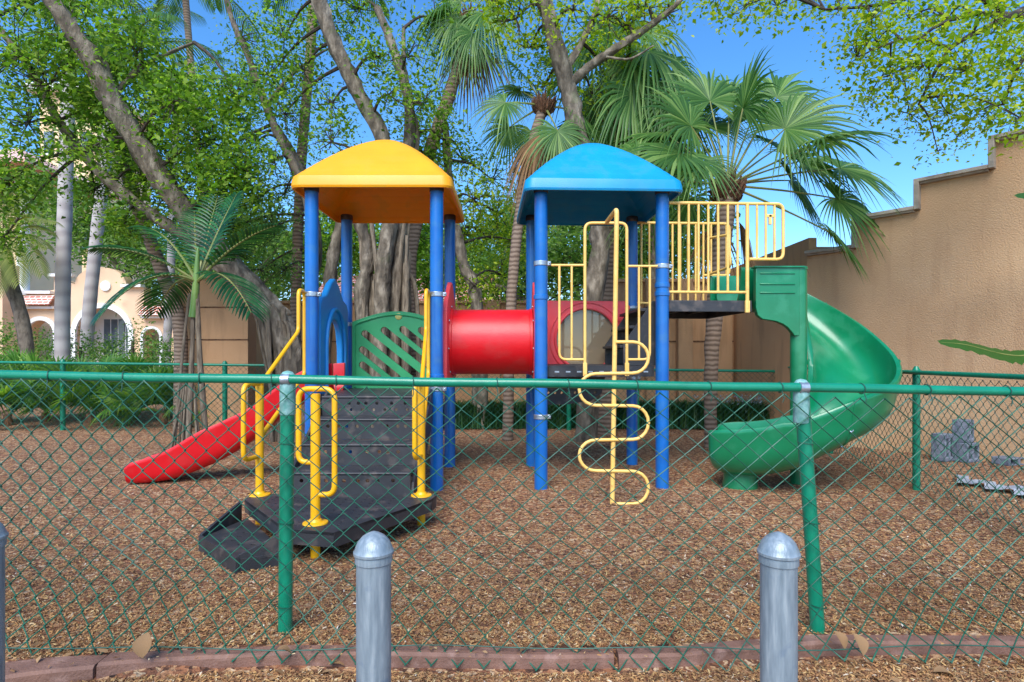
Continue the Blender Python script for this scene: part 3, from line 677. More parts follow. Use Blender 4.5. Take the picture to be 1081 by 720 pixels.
cl = MB(); cl.tube(fillet([P(640.5,234.5,5.8), S_(651,221), S_(650.8,245), S_(646.3,533)], .05), .0215, 14); clm = cl.build('snake_climber', 'cream_yellow', ps)
ptsn = [S_(650,361)]
def arc(side, y0, y1, xs_, xe, xp0, xp1):
    o_ = [S_(xs_, y0, dS-.02)]
    for k in range(11):
        a = -PI/2+PI*k/10; o_.append(S_(xs_+side*(abs(xe-xs_))*math.cos(a), (y0+y1)/2+(y1-y0)/2*math.sin(a), dS-.02))
    return o_
ptsn = [S_(650,361,dS-.02)]
for i_, (y0, y1) in enumerate(((361,394),(394.5,428),(428.5,464),(464.5,497),(497.5,532))):
    if i_ % 2 == 0: ptsn += arc(1, y0, y1, 668, 684.5, 0, 0)[1:]
    else: ptsn += arc(-1, y0, y1, 629, 611.5, 0, 0)[1:]
ptsn.append(S_(647,532,dS-.02))
m = MB(); m.tube(ptsn, .0155, 10); m.build('climber_rung', 'cream_yellow', clm)
# black stair flight up to the left deck
st = []
m = MB(); x0, x1 = -1.78, -.80; ysb = 4.64
for k in range(4):
    y0 = ysb+k*.29; z0 = .225+k*.18; zt_ = z0+.18
    hol = [circ(.12+i_*.105+.03*math.sin(i_*5+k), .115, .016, 8) for i_ in range(8)]
    if k == 3: hol += [circ(.17+i_*.105, .055, .014, 8) for i_ in range(7)]
    m.plate([[(0,0),(x1-x0,0),(x1-x0,.18),(0,.18)]]+hol, (x0, y0, z0), (1,0,0), (0,0,1), .012)
    hol = [circ(.12+i_*.11, .08+.1*j, .014, 8) for i_ in range(8) for j in range(2)]
    m.plate([[(0,0),(x1-x0,0),(x1-x0,.27),(0,.27)]]+hol, (x0, y0+.003, zt_-.012), (1,0,0), (0,1,0), .012)
    m.tube([(x0, y0-.01, zt_-.008), (x1, y0-.01, zt_-.008)], .012, 8)
sf_ = m.build('stair_flight', 'black_metal', ps, bevel=.002)
for x in (x0-.03, x1+.0):
    m = MB(); m.plate([[(0,-.02),(.04,.12),(1.12,.80),(1.22,.80),(1.22,.56),(.3,-.02)]], (x, ysb-.02, .2), (0,1,0), (0,0,1), .025)
    m.build('stringer', 'black_metal', sf_, bevel=.004)
# transfer platform
A_ = G(258,527,.23); B_ = G(459,526,.23); C_ = G(353,562,.23); D_ = G(301,558,.23)
pf = MB(); t_ = .022
Q = [(A_.x,A_.y),(D_.x,D_.y),(C_.x,C_.y),(B_.x-.02,B_.y-.03),(B_.x,B_.y+.12),(A_.x+.02,B_.y+.14)]
hol = []
def inside(x, y, poly, mg):
    n = len(poly)
    for i in range(n):
        (xa, ya), (xb, yb2) = poly[i], poly[(i+1)%n]; L = math.hypot(xb-xa, yb2-ya)
        if ((xb-xa)*(y-ya)-(yb2-ya)*(x-xa))/L < mg: return False
    return True
for i_ in range(30):
    for j in range(18):
        x = -2.1+i_*.07; y = 3.65+j*.075+(.035 if i_ % 2 else 0)
        if inside(x, y, Q, .06) and all((x-a)**2+(y-b)**2 > .011 for a, b in ((-1.985,4.62),(-1.285,3.84),(-.71,4.6))): hol.append(circ(x, y, .0125, 7))
pf.plate([Q]+hol, (0,0,.23-t_), (1,0,0), (0,1,0), t_)
n = len(Q)
for i_ in range(n-1):
    a, b = Vector((*Q[i_],0)), Vector((*Q[i_+1],0)); dr = (b-a); L = dr.length; dr.normalize()
    pf.plate([[(0.01,-.095),(L-.01,-.095),(L,.0),(0,.0)]], a+Vector((0,0,.229))+Vector((-dr.y, dr.x, 0))*.025, dr, (0,0,1), .025)
pl_ = pf.build('transfer_platform', 'black_metal', ps, bevel=.003)
# lower side step
E1, E2 = G(221,571,.075), G(257,600,.03); m = MB()
E1 = Vector((-2.10,3.98,.085)); E2 = Vector((-1.66,3.56,.085))
poly = [(A_.x+.03,A_.y-.02),(E1.x,E1.y),(E2.x,E2.y),(D_.x+.02,D_.y-.03)]
hs = []
for i_ in range(12):
    for j in range(12):
        x = -2.2+i_*.085; y = 3.5+j*.085
        if inside(x, y, poly, .07): hs.append(circ(x, y, .018, 8, .012))
m.plate([poly]+hs, (0,0,.075), (1,0,0), (0,1,0), .018)
a, b = Vector((E1.x,E1.y,0)), Vector((E2.x,E2.y,0)); dr = (b-a).normalized()
m.plate([[(-.01,-.02),((b-a).length+.01,-.02),((b-a).length+.01,.11),(-.01,.11)]], a, dr, (0,0,1), .02)
for (p0, p1, h0, h1) in ((Vector((A_.x-.005,A_.y-.03,0)), a, .225, .115), (Vector((D_.x+.025,D_.y-.02,0)), b, .225, .115)):
    dr = p1-p0; L = dr.length; dr.normalize(); m.plate([[(0,-.02),(L,-.02),(L,h1),(0,h0)]], p0, dr, (0,0,1), .02)
m.build('low_step', 'black_metal', ps, bevel=.004)
# yellow grab posts and handrails
def gpost(x, y, zt_, loopdir):
    m = MB(); m.tube([(x, y, -.05), (x, y, zt_-.02)], .031, 16); o = m.build('grab_post', 'yellow', ps)
    m = MB(); m.lathe((x,y,.232), [(.082,0),(.08,.008),(.045,.014),(.036,.03)], 20); m.build('flange', 'yellow', o)
    return o
yl = MB()
g1 = gpost(-1.985, 4.62, 1.11, 0); g2 = gpost(-1.285, 3.84, 1.10, 0); g3 = gpost(-.71, 4.6, 1.11, 0)
def loop_s(o, x, y, d1, l1, l2, zt_=1.11, zl1=.63, zl2=.42):
    D = Vector(d1).normalized(); c = Vector((x, y, 0)); up_ = Vector((0,0,1))
    pts = [c+up_*zl1, c-D*l1+up_*zl1, c-D*l1+up_*zt_, c+D*l2+up_*zt_, c+D*l2+up_*zl2, c+up_*zl2]
    m = MB(); m.tube(fillet(pts, .075, 6), .0185, 12); m.build('grab_loop', 'yellow', o)
loop_s(g2, -1.285, 3.84, (.98,-.1,0), .115, .13)
def loop_d(o, x, y, d1, l, zt_, zl):
    D = Vector(d1).normalized(); c = Vector((x, y, 0)); up_ = Vector((0,0,1))
    m = MB(); m.tube(fillet([c+up_*(zt_-.02), c+up_*zt_-D*.0+Vector((0,0,0)), c+D*l+up_*zt_, c+D*l+up_*zl, c+up_*zl], .07, 6), .0185, 12); m.build('grab_loop', 'yellow', o)
loop_d(g1, -1.985, 4.62, (-.1,-1,0), .23, 1.11, .54); loop_d(g3, -.71, 4.6, (-.1,-1,0), .2, 1.11, .55)
def handrail(xt, xb, yb2):
    top_ = 1.955
    pts = [(xb, yb2, 1.10), (xt, 5.60, 1.56), (xt, 5.60, top_), (xt+.0, 5.76, top_), (xt+.0, 5.76, 1.14), (xb, yb2+.01, .69)]
    m = MB(); m.tube(fillet(pts, .06, 6), .0185, 12); return m.build('handrail', 'yellow', ps)
handrail(-2.035, -1.985, 4.64); handrail(-.82, -.71, 4.62)
# ------------------------------------------------------------------ trees
def crown_pts(blobs, per, spread, leaves_per, clear=None):
    out = []; cs = []
    for (c, rx, rz, dens) in blobs:
        n = max(3, int(dens*per))
        for _ in range(n):
            d_ = nr.normal(size=3); d_ /= np.linalg.norm(d_); q = nr.random()**.45
            s_ = np.array(c)+d_*np.array([rx, rx*.8, rz])*q
            if clear is not None and nr.random() < .62:      # twigs fan out beside and behind the limbs
                kk = s_[1]/clear[:, 1]; dd = np.hypot(clear[:, 0]*kk-s_[0], (clear[:, 2]-CZ)*kk+CZ-s_[2]); j = int(np.argmin(dd))
                if dd[j] < clear[j, 3]+spread*1.3 and s_[1] < clear[j, 1]+.3: s_[1] = clear[j, 1]+.35+nr.random()*.5
            cs.append(s_)
            k = int(leaves_per*nr.uniform(.5, 1.4)); pts = s_+nr.normal(size=(k, 3))*np.array([spread, spread, spread*.7]); out.append(pts)
    return np.concatenate(out), cs
def tree(name, label, cat, trunk_paths, blobs, leafm, L=.075, Wr=.5, per=22, spread=.16, lp=16, barkm='bark', twigs=True, group=None, roots=None, jit=.5, open_limbs=True, tws=1.0):
    t0 = trunk_paths[0][0]; base = Vector((t0[0][0], t0[0][1], 0)); t = thing(name, base, label, cat, group)
    m = MB(); nodes = []; clear = []
    for i, (pts, r0, r1) in enumerate(trunk_paths):
        sp_ = spline(pts, 6); n = len(sp_); rr = [r0+(r1-r0)*k/(n-1) for k in range(n)]
        m.tube(sp_, rr, 12, jit=jit, seed=i+len(label)); nodes += sp_
        if r0 > .045: clear += [(q_.x, q_.y, q_.z, w_) for q_, w_ in zip(sp_, rr)]
    m.build('trunk', barkm, t, angle=70)
    if roots:
        m = MB()
        for pts, r0, r1 in roots:
            sp_ = spline(pts, 5); n = len(sp_); m.tube(sp_, [r0+(r1-r0)*k/(n-1) for k in range(n)], 7, jit=.5, seed=rng.randint(0, 99))
        m.build('aerial_root', 'root', t, angle=70, kind='stuff')
    if blobs:
        pts, cs = crown_pts(blobs, per, spread, lp, np.array(clear) if clear and open_limbs else None); V, Fq = leaves(pts, L, Wr); fastmesh('crown', V, Fq, leafm, t)
        if twigs:
            m = MB()
            for (c, rx, rz, dens) in blobs:
                c = Vector(c); near = min(nodes, key=lambda q_: (q_-c).length)
                if (near-c).length < 4.0: m.tube(spline([near, (near+c)/2+Vector((0,0,.12)), c], 3), [v_*tws for v_ in (.035,.03,.026,.022,.018,.015,.012)], 6)
                loc = [Vector(q_) for q_ in cs if (Vector(q_)-c).length < max(rx, rz)]
                for q_ in loc[::2][:14]: m.tube([c, (c+q_)/2+Vector((rng.uniform(-.1,.1), 0, rng.uniform(-.05,.12))), q_], [.011*tws,.008*tws,.003], 4)
            m.build('twigs', 'twig', t, kind='stuff')
    return t
def B(px, py, d, rpx, dens=1.0, asp=1.0): return (tuple(P(px, py, d)), rpx*d/F, rpx*d/F*asp, dens)
# big leaning fig on the left
D1 = 9.2
T1 = [([G(322,452,.1)*1.0, P(312,400,D1), P(296,345,D1), P(262,302,D1), P(215,250,D1-.1), P(165,180,D1-.3), P(125,118,D1-.5), P(95,60,D1-.7), P(62,12,D1-.9), P(30,-40,D1-1)], .24, .10),
      ([P(236,278,D1), P(190,246,D1+.1), P(140,212,D1+.2), P(98,175,D1+.2), P(62,128,D1+.2), P(30,70,D1), P(-10,20,D1-.2)], .10, .045),
      ([P(215,252,D1), P(196,222,D1+.3), P(185,196,D1+.5)], .05, .03), ([P(118,105,D1-.5), P(150,70,D1-.2), P(205,45,D1)], .05, .02)]
T1[0][0][0] = Vector((P(318,400,D1).x, D1, -.05))
Bl = []
for px, py, r_, dn in ((20,60,60,1),(80,40,65,1.2),(150,60,36,1),(30,130,45,.8),(110,120,48,1),(180,110,55,1.2),(225,150,50,1.1),(250,100,34,.7),(150,180,40,1),(190,205,42,1),(215,235,30,.7),(10,190,40,1),(60,-10,60,1),(120,-20,50,.8),(5,250,22,.4),(130,235,30,.6),(100,200,22,.5),(260,180,34,.8),(235,195,36,.9),(170,150,50,1.3),(120,75,50,1.2),(50,90,50,1.2),(190,95,26,.6),(90,160,30,.7)):
    Bl.append(B(px, py, D1+rng.uniform(-1.0,1.2), r_, dn*1.25))
rts = []
for k in range(26):
    px0 = 262+rng.uniform(0,52); y0 = 302+(px0-262)*.62+rng.uniform(0,14); px1 = px0*.45+ (300+rng.gauss(0,14))*.55
    dd_ = D1+rng.uniform(-.22,.2); g_ = Vector((P(px1,400,dd_).x+rng.uniform(-.1,.1), dd_, .0))
    rts.append(([P(px0, y0, dd_), P(px0*.5+px1*.5+rng.uniform(-4,4), y0*.5+190, dd_), g_], rng.uniform(.02,.05), rng.uniform(.02,.06)))
tree('fig_tree', 'large fig tree leaning up to the left from roots beside the brown pillar', 'tree', T1, Bl, 'leaf_mid', per=52, lp=24, spread=.16, L=.092, roots=rts)
# central fig behind the left tower
D2 = 9.6
T2 = [([Vector((P(398,400,D2).x, D2, -.05)), P(402,350,D2), P(404,290,D2), P(412,230,D2), P(410,180,D2), P(400,138,D2), P(375,92,D2-.1), P(352,44,D2-.2), P(332,-10,D2-.3)], .13, .115),
      ([Vector((P(420,400,D2+.25).x, D2+.25, -.05)), P(416,330,D2+.2), P(424,240,D2+.2), P(430,170,D2+.2), P(432,110,D2+.2), P(415,50,D2+.3), P(398,8,D2+.4)], .13, .06),
      ([Vector((P(384,400,D2+.15).x, D2+.15, -.05)), P(382,320,D2+.1), P(388,270,D2+.1), P(380,225,D2), P(392,180,D2)], .12, .1),
      ([P(430,200,D2+.2), P(440,140,D2+.3), P(428,95,D2+.3), P(426,30,D2+.4)], .07, .03),
      ([Vector((P(340,400,D2+.5).x, D2+.5, -.05)), P(345,330,D2+.5), P(352,270,D2+.5), P(360,235,D2+.5), P(372,200,D2+.4)], .11, .08)]
rts = []
for k in range(15):
    px0 = rng.choice([384,392,402,426,432])+rng.gauss(0,3); y0 = rng.uniform(215,300); dd_ = D2+rng.uniform(-.25,.3); px1 = px0+rng.gauss(0,9)
    rts.append(([P(px0,y0,dd_), P((px0+px1)/2+rng.uniform(-5,5), 320, dd_), Vector((P(px1,400,dd_).x, dd_, 0))], rng.uniform(.02,.05), rng.uniform(.03,.07)))
Bl = [B(px, py, D2+rng.uniform(-.8,1.0), r_, dn) for px, py, r_, dn in ((300,40,42,.9),(340,20,40,.9),(380,10,36,.8),(430,60,34,.8),(445,110,36,.9),(470,150,32,.8),(350,110,30,.5),(300,120,34,.6),(395,60,26,.5),(460,20,34,.7),(350,150,28,.4),(450,170,22,.6),(320,75,34,.7),(285,80,30,.6),(410,100,28,.5))]
tree('fig_tree', 'tall fig tree with several trunks rising behind the yellow roof', 'tree', T2, Bl, 'leaf_mid', per=48, lp=22, spread=.15, L=.085, roots=rts)
# slim tree with dark forked branches
D3 = 10.4
T3 = [([Vector((P(322,400,D3).x, D3, -.05)), P(330,300,D3), P(325,215,D3), P(305,165,D3), P(282,115,D3), P(262,60,D3), P(245,20,D3), P(235,-20,D3)], .11, .035), ([P(280,112,D3), P(305,82,D3), P(335,58,D3), P(355,48,D3)], .03, .015), ([P(329,300,D3+.05), P(335,250,D3+.3), P(318,180,D3+.3), P(290,130,D3+.3)], .09, .04)]
Bl = [B(px, py, D3+rng.uniform(-.6,1.4), r_, dn) for px, py, r_, dn in ((255,40,34,.7),(262,90,30,.5),(300,95,30,.5),(235,120,34,.8),(270,150,30,.6),(290,170,26,.6),(240,170,34,.8),(300,205,24,.6),(270,210,34,.9),(245,240,30,.8),(290,240,26,.7),(300,285,22,.6),(275,285,26,.6),(330,200,20,.3),(360,180,18,.3),(215,180,34,.8))]
tree('forked_tree', 'slim tree with dark forked branches left of the yellow roof', 'tree', T3, Bl, 'leaf_soft', per=46, lp=20, spread=.13, L=.07, barkm='bark_dark')
# tree with the strong right-hand limb, behind the blue roof
D4 = 9.0
T4 = [([Vector((P(618,400,D4).x, D4, -.05)), P(626,330,D4), P(634,250,D4), P(620,185,D4), P(610,140,D4), P(600,95,D4), P(588,50,D4-.1), P(574,0,D4-.2), P(565,-30,D4-.3)], .16, .11),
      ([P(603,88,D4), P(625,68,D4-.1), P(655,48,D4-.2), P(682,30,D4-.3), P(706,12,D4-.4), P(722,-4,D4-.5)], .075, .03), ([P(600,70,D4), P(614,45,D4+.1), P(628,15,D4+.1), P(634,-20,D4+.2)], .06, .035),
      ([P(640,60,D4-.2), P(665,62,D4-.3), P(690,48,D4-.4)], .02, .01)]
Bl = [B(px, py, D4+rng.uniform(-.8,.8), r_, dn) for px, py, r_, dn in ((560,50,34,.9),(545,20,34,.9),(605,10,34,.8),(640,20,34,.9),(680,10,34,.9),(660,30,28,.6),(640,85,30,.8),(665,70,24,.6),(705,15,26,.7),(570,-10,40,1),(625,100,20,.5),(655,-10,36,.9),(520,-5,34,.8),(575,90,18,.5))]
tree('broadleaf_tree', 'tree with a bare limb reaching right above the blue roof', 'tree', T4, Bl, 'leaf_bright', per=36, lp=20, spread=.14, L=.08, barkm='bark')
# leaning grey tree between the towers
D5 = 10.6
T5 = [([Vector((P(508,400,D5).x, D5, -.05)), P(503,320,D5), P(490,280,D5), P(480,235,D5), P(474,190,D5), P(470,130,D5)], .13, .06)]
Bl = [B(px, py, D5+rng.uniform(-.5,1.5), r_, dn) for px, py, r_, dn in ((500,210,34,1),(520,190,32,.9),(515,250,34,1),(530,290,28,.8),(490,250,24,.8),(500,300,26,.7),(545,255,20,.5),(490,170,22,.6),(525,225,30,.9))]
tree('small_tree', 'small tree with a curved grey trunk in the gap between the two roofs', 'tree', T5, Bl, 'leaf_bright', per=50, lp=20, spread=.2, L=.08)
# overhanging tree at the right
T6 = [([Vector((7.6, 5.2, -.05)), Vector((7.5,5.3,2)), Vector((7.2,5.5,3.6)), Vector((7.0,5.6,5.2))], .2, .1), ([Vector((7.2,5.5,3.6)), Vector((6.5,5.9,4.4)), P(1060,15,6.2), P(985,30,6.3), P(950,75,6.4)], .045, .005), ([P(1081,10,6.2), P(1040,30,6.0), P(1000,55,6.0), P(970,110,6.1)], .035, .01), ([P(1110,20,6.4), P(1075,70,6.5), P(1060,110,6.5)], .03, .008), ([P(1060,10,6.2), P(1000,-10,6), P(930,5,6), P(870,10,6)], .03, .01), ([P(1000,50,6), P(960,40,6), P(905,60,6.0)], .018,.006)]
Bl = [B(px, py, 6.2+rng.uniform(-.5,.6), r_, dn) for px, py, r_, dn in ((920,20,34,.5),(960,20,34,.6),(1000,20,36,.6),(1050,20,40,.7),(905,60,26,.35),(940,80,30,.45),(975,70,32,.55),(1020,75,34,.6),(1065,70,34,.6),(960,120,24,.3),(1000,120,26,.3),(1045,118,28,.4),(1078,125,22,.3),(1010,145,14,.1),(990,160,10,.06),(915,105,16,.15),(790,4,22,.3),(820,6,22,.3),(850,2,20,.25),(760,-4,20,.3),(885,12,16,.15),(1110,60,50,.8),(1100,0,50,.8),(925,45,26,.35))]
tree('overhanging_tree', 'tree with small yellow green leaves overhanging the stepped tan wall', 'tree', T6, Bl, 'leaf_bright', per=110, lp=9, spread=.13, L=.062, Wr=.6, barkm='twig', tws=.4)
# far foliage trees
far = [('round_tree', 'green tree behind the pale palms left of the church gable', 25, [(90,230,40,1.2),(120,255,34,1),(150,265,36,1),(60,215,34,.8),(190,270,34,1),(30,200,24,.6),(165,310,24,.5)], 'leaf_soft', 150),
       ('round_tree', 'green tree behind the roots of the leaning fig', 17, [(240,280,34,1),(270,240,36,1),(300,290,34,1),(330,260,30,1),(225,320,22,.6),(345,215,24,.6)], 'leaf_soft', 280),
       ('round_tree', 'green tree filling the gap below the yellow roof', 16, [(440,250,34,1),(460,285,30,1),(370,260,30,.9),(440,210,26,.6),(400,300,22,.4)], 'leaf_mid', 430),
       ('round_tree', 'pale green tree seen between the tunnel and the blue roof', 15, [(520,300,34,1),(560,290,34,1),(600,270,34,1),(545,240,28,.7),(640,290,30,.8),(610,235,26,.6)], 'leaf_soft', 560),
       ('round_tree', 'dark green tree behind the fan palm fronds left of the guardrail', 14, [(690,120,34,1),(670,170,34,1),(720,180,30,.9),(660,220,30,.9),(700,230,30,.8),(740,240,24,.6),(660,260,30,.8),(700,270,26,.7),(640,120,30,.8)], 'leaf_deep', 690)]
far += [('round_tree', 'hazy green tree in the distance behind the '+w_, 24, [(x_,300,40,1.1),(x_-34,275,30,.8),(x_+32,265,32,.8),(x_,240,28,.6)], 'leaf_soft', x_) for x_, w_ in ((250,'brown pillar'),(365,'hanging fig roots'),(455,'right posts of the yellow roof'),(535,'slender fan palm trunk'),(610,'snake climber'),(700,'yellow guardrail'))]
for nm, lb, d_, bl, lm, tx in far:
    tr_ = [([Vector((P(tx,380,d_).x, d_, 0)), P(tx, 330, d_), P(bl[0][0], bl[0][1], d_)], .16*d_/15, .06)]
    tree(nm, lb, 'tree', tr_, [B(a, b, d_+rng.uniform(-1,1), c, e_) for a, b, c, e_ in bl], lm, per=105, lp=20, spread=.24*d_/14, L=.13*d_/14, twigs=True, group=None)
# ------------------------------------------------------------------ palms
def fan_frond(base, dirv, Lp, Rr, sag=.35, droop=.5, nseg=42, spread=140, wide=1.0, tilt=.0):
    m = MB(); base = Vector(base); dv = Vector(dirv).normalized(); pts = []
    for k in range(7):
        t = k/6; pts.append(base+dv*Lp*t-Vector((0,0,sag*Lp*t*t)))
    a = (pts[-1]-pts[-2]).normalized(); a = (a-Vector((0,0,tilt))).normalized()
    b = a.cross(Vector((rng.uniform(-.4,.4), rng.uniform(-1.1,-.1), rng.uniform(.5,1))))
    if b.length < .1: b = Vector((1,0,0))
    b.normalize(); n = b.cross(a); hub = pts[-1]
    dphi = 2*R(spread)/nseg; ts = (0,.22,.45,.62,.8,1.0)
    for i in range(nseg):
        ph = -R(spread)+(i+.5)*dphi; dr = a*math.cos(ph)+b*math.sin(ph); sd_ = -a*math.sin(ph)+b*math.cos(ph)
        L = Rr*(.80+.2*math.cos(ph))*rng.uniform(.93,1.05); jd = rng.uniform(.7,1.5); vs = []
        for t in ts:
            c = hub+dr*L*t+n*(.10*L*t*(1-math.cos(ph*1.0)))-Vector((0,0,1))*(droop*jd*L*max(0, t-.25)**2*1.3)
            wd = L*t*math.tan(dphi/2)*wide if t <= .45 else L*.45*math.tan(dphi/2)*wide*(1-((t-.45)/.55)**1.3)
            wd = max(wd, .0015)
            vs += [c-sd_*wd-n*wd*.25, c+n*wd*.45, c+sd_*wd-n*wd*.25]
        fs = []
        for k in range(len(ts)-1):
            o_ = k*3; fs += [(o_, o_+1, o_+4, o_+3), (o_+1, o_+2, o_+5, o_+4)]
        m.add(vs, fs)
    return m, pts
def fastfrom(m, name, mat, parent):
    return fastmesh(name, m.v, m.f, mat, parent, smooth=True)
def fan_palm(label, trunk, rt, fronds, heads=(), group=None, tm='palm_trunk', dead=0, Rr=.9, boot=True, spread=140, seedm='fan'):
    base = Vector(trunk[0]); t = thing('fan_palm', Vector((base.x, base.y, 0)), label, 'palm', group)
    sp_ = spline(trunk, 6); n = len(sp_); m = MB(); m.tube(sp_, [rt[0]+(rt[1]-rt[0])*k/(n-1) for k in range(n)], 14, jit=.25); m.build('trunk', tm, t, angle=70)
    top = sp_[-1]
    if boot:
        m = MB(); 
        for k in range(46):
            a = k*2.4; z = -.55*rt[1]*3*(k/46); q = top+Vector((math.cos(a)*rt[1]*.9, math.sin(a)*rt[1]*.9, z)); e_ = q+Vector((math.cos(a)*.13, math.sin(a)*.13, .15+.05*math.sin(k)))
            m.tube([q, (q+e_)/2+Vector((math.cos(a)*.02, math.sin(a)*.02, 0)), e_], [.035,.026,.006], 5)
        m.build('leaf_bases', 'palm_fibre', t, kind='stuff')
    for dirv, Lp, r_, sag, droop, tilt in fronds:
        fm, pt_ = fan_frond(top+Vector(dirv).normalized()*rt[1]*.5, dirv, Lp, r_, sag, droop, tilt=tilt, spread=spread)
        fo = fastfrom(fm, 'frond', seedm, t)
        m = MB(); m.tube(pt_, [.02,.018,.016,.014,.012,.011,.009], 6); m.build('stalk', 'petiole', fo)
    for k in range(dead):
        a = k*2.1; dv = Vector((math.cos(a)*.4, math.sin(a)*.4, -.75)); fm, pt_ = fan_frond(top-Vector((0,0,.1)), dv, .35, .75, .3, .9, nseg=20, spread=60)
        fastfrom(fm, 'dry_frond', 'dead', t)
    return t
def toward(top, px, py, d, Rr, frac=.55):
    """direction and stalk length so that the fan's middle comes near a point"""
    q = P(px, py, d)-top; return q, q.length
def fr_list(top, items, Rr, sag=.12, droop=.55):
    out = []
    for it in items:
        px, py, d = it[:3]; r_ = it[3] if len(it) > 3 else Rr; tl = it[4] if len(it) > 4 else .25
        q = P(px, py, d)-top; L = max(.25, q.length-r_*.35); dv = q.normalized()+Vector((0,0,sag))
        out.append((dv, L, r_, sag, droop, tl))
    return out
D7 = 8.3; top = P(768, 196, D7)
items = [(790,85,8.1,1.12,-.1),(745,85,8.8,1.05,.0),(830,85,8.9,1.0,.0),(850,115,8.0,1.1,.15),(890,140,7.9,1.05,.1),(905,175,8.6,1.0,.15),(900,212,8.4,.95,.2),(885,250,8.0,.7,.35),(715,110,8.0,1.1,.1),(700,150,7.7,1.1,.5),(680,190,8.2,1.0,.8),(740,120,9.2,1.0,.1),(830,150,9.3,.95,.3),(845,190,9.2,.9,.5),(715,215,8.8,.8,.9),(735,165,7.5,.7,.9),(800,110,9.2,.95,.0),(655,160,8.6,.9,.8),(770,90,9,.9,-.1),(690,130,9.2,1.0,.4),(860,165,8.9,1,.15)]
fan_palm('big fan palm with wide fronds rising behind the yellow guardrail', [Vector((P(750,380,D7+.1).x, D7+.1, -.05)), P(751,380,D7+.1), P(758,300,D7), top], (.08,.14), fr_list(top, [(a_,b_,c_,d_*.97,e_) for a_,b_,c_,d_,e_ in items], 1.0, sag=.06, droop=.45), group=None, tm='palm_trunk', dead=2)
D8 = 9.8; top = P(655, 62, D8)
items = [(705,50,9.4,1.1,.6),(640,20,9.8,1.1,.2),(700,95,9.6,1.1,.8),(600,50,10,1.1,.6),(670,110,9.2,1.1,1.0),(620,110,9.8,1.05,1.0),(725,80,10.2,1.05,.7),(690,20,10,1,.3),(700,140,9.8,1,1.2),(645,150,9.5,.95,1.3),(675,70,9.3,1,1.1),(720,110,9.3,1,1.2),(610,140,9.9,.9,1.3),(680,180,9.8,.9,1.4)]
fan_palm('fan palm with drooping fronds whose crown stands above the blue roof', [Vector((P(640,400,D8).x, D8, -.05)), P(640,300,D8), P(645,200,D8), top], (.17,.15), fr_list(top, items, 1.0, droop=1.0), dead=3)
D9 = 9.2; top = P(574, 112, D9)
items = [(522,108,8.9,.62,.5),(540,90,9.6,.62,.3),(592,145,8.7,.72,1.0),(560,150,9.2,.6,1.2),(620,120,9.2,.62,.6),(545,68,9.4,.6,.0),(600,85,9.6,.6,.2),(530,140,9.6,.6,.9),(590,60,9.8,.6,.1)]
fan_palm('slender fan palm with a dry skirt, just left of the blue roof', [Vector((P(536,400,D9).x, D9, -.05)), P(539,330,D9), P(548,230,D9), P(560,160,D9), top], (.085,.075), fr_list(top, items, .62), dead=6)
D10 = 10.5; top = P(497, 20, D10)
items = [(470,20,10.2,.8,.9),(520,10,10.2,.8,.9),(480,-10,10.6,.8,.3),(455,5,10.5,.8,.7),(530,30,10.8,.8,1.0),(500,40,10,.7,1.3),(475,45,10.6,.7,1.3),(520,-20,10.6,.8,.2)]
fan_palm('tall fan palm with reddish trunk between the roofs, crown cut off at the top', [Vector((P(445,400,D10).x, D10, -.05)), P(432,300,D10), P(440,230,D10), P(457,150,D10), P(478,90,D10), top], (.13,.1), fr_list(top, items, .8, droop=1.0), dead=2)
# feather palms
def pinnate(base, tip, arch, nl=26, Ll=.38, wl=.03, mat='pinnate', parent=None, hang=.5, stalk=.18, flat=False):
    base, tip = Vector(base), Vector(tip); mid = (base+tip)/2+Vector((0,0,arch)); pts = []
    for k in range(17): t = k/16; pts.append(base*(1-t)**2+mid*2*t*(1-t)+tip*t*t)
    m = MB(); tot = len(pts)-1
    for i in range(nl):
        t = stalk+(1-stalk)*(i+.5)/nl; q = t*tot; k = min(int(q), tot-1); c = pts[k].lerp(pts[k+1], q-k); T = (pts[k+1]-pts[k]).normalized()
        sd_ = T.cross(Vector((0,0,1)))
        if sd_.length < .2: sd_ = Vector((1,0,0))
        sd_.normalize(); up_ = sd_.cross(T); L = Ll*math.sin(PI*(.12+.84*(i+.5)/nl))**.6
        for sgn in (-1, 1):
            dr = (sd_*sgn*.8+T*(.55+.4*t)+up_*.25).normalized(); wv = dr.cross(up_).normalized(); vs = []; fs = []
            for j in range(5):
                s_ = j/4; p_ = c+dr*L*s_-Vector((0,0,hang*L*s_*s_)); w_ = wl*(math.sin(PI*min(1, s_*.85+.12)))*.5
                vs += [p_-wv*w_, p_+up_*w_*.4, p_+wv*w_]
            for j in range(4): o_ = j*3; fs += [(o_,o_+1,o_+4,o_+3),(o_+1,o_+2,o_+5,o_+4)]
            m.add(vs, fs)
    fo = fastfrom(m, 'frond', mat, parent); m = MB(); n = len(pts); m.tube(pts, [.017*(1-k/n)+.003 for k in range(n)], 6); m.build('rachis', 'petiole', fo)
D11 = 7.4
pt = thing('feather_palm', (P(197,400,D11).x, D11, 0), 'young dark green feather palm with arching fronds in front of the brown pillar', 'palm')
m = MB()
for a, b, r_ in ((214,208,.04),(201,204,.034),(184,200,.022)):
    m.tube(spline([Vector((P(a,400,D11).x, D11+rng.uniform(-.1,.15), -.05)), P((a+b)/2,380,D11), P(b,310,D11)], 5), [r_*(1-.3*k/10) for k in range(11)], 10, jit=.3)
for k in range(9):
    a = 200+rng.uniform(-22,22); m.tube([P(200+(a-200)*.4, 408, D11), Vector((P(a,400,D11).x, D11+rng.uniform(-.1,.1), -.03))], [.012,.016], 6)
m.build('trunk', 'root', pt, angle=70)
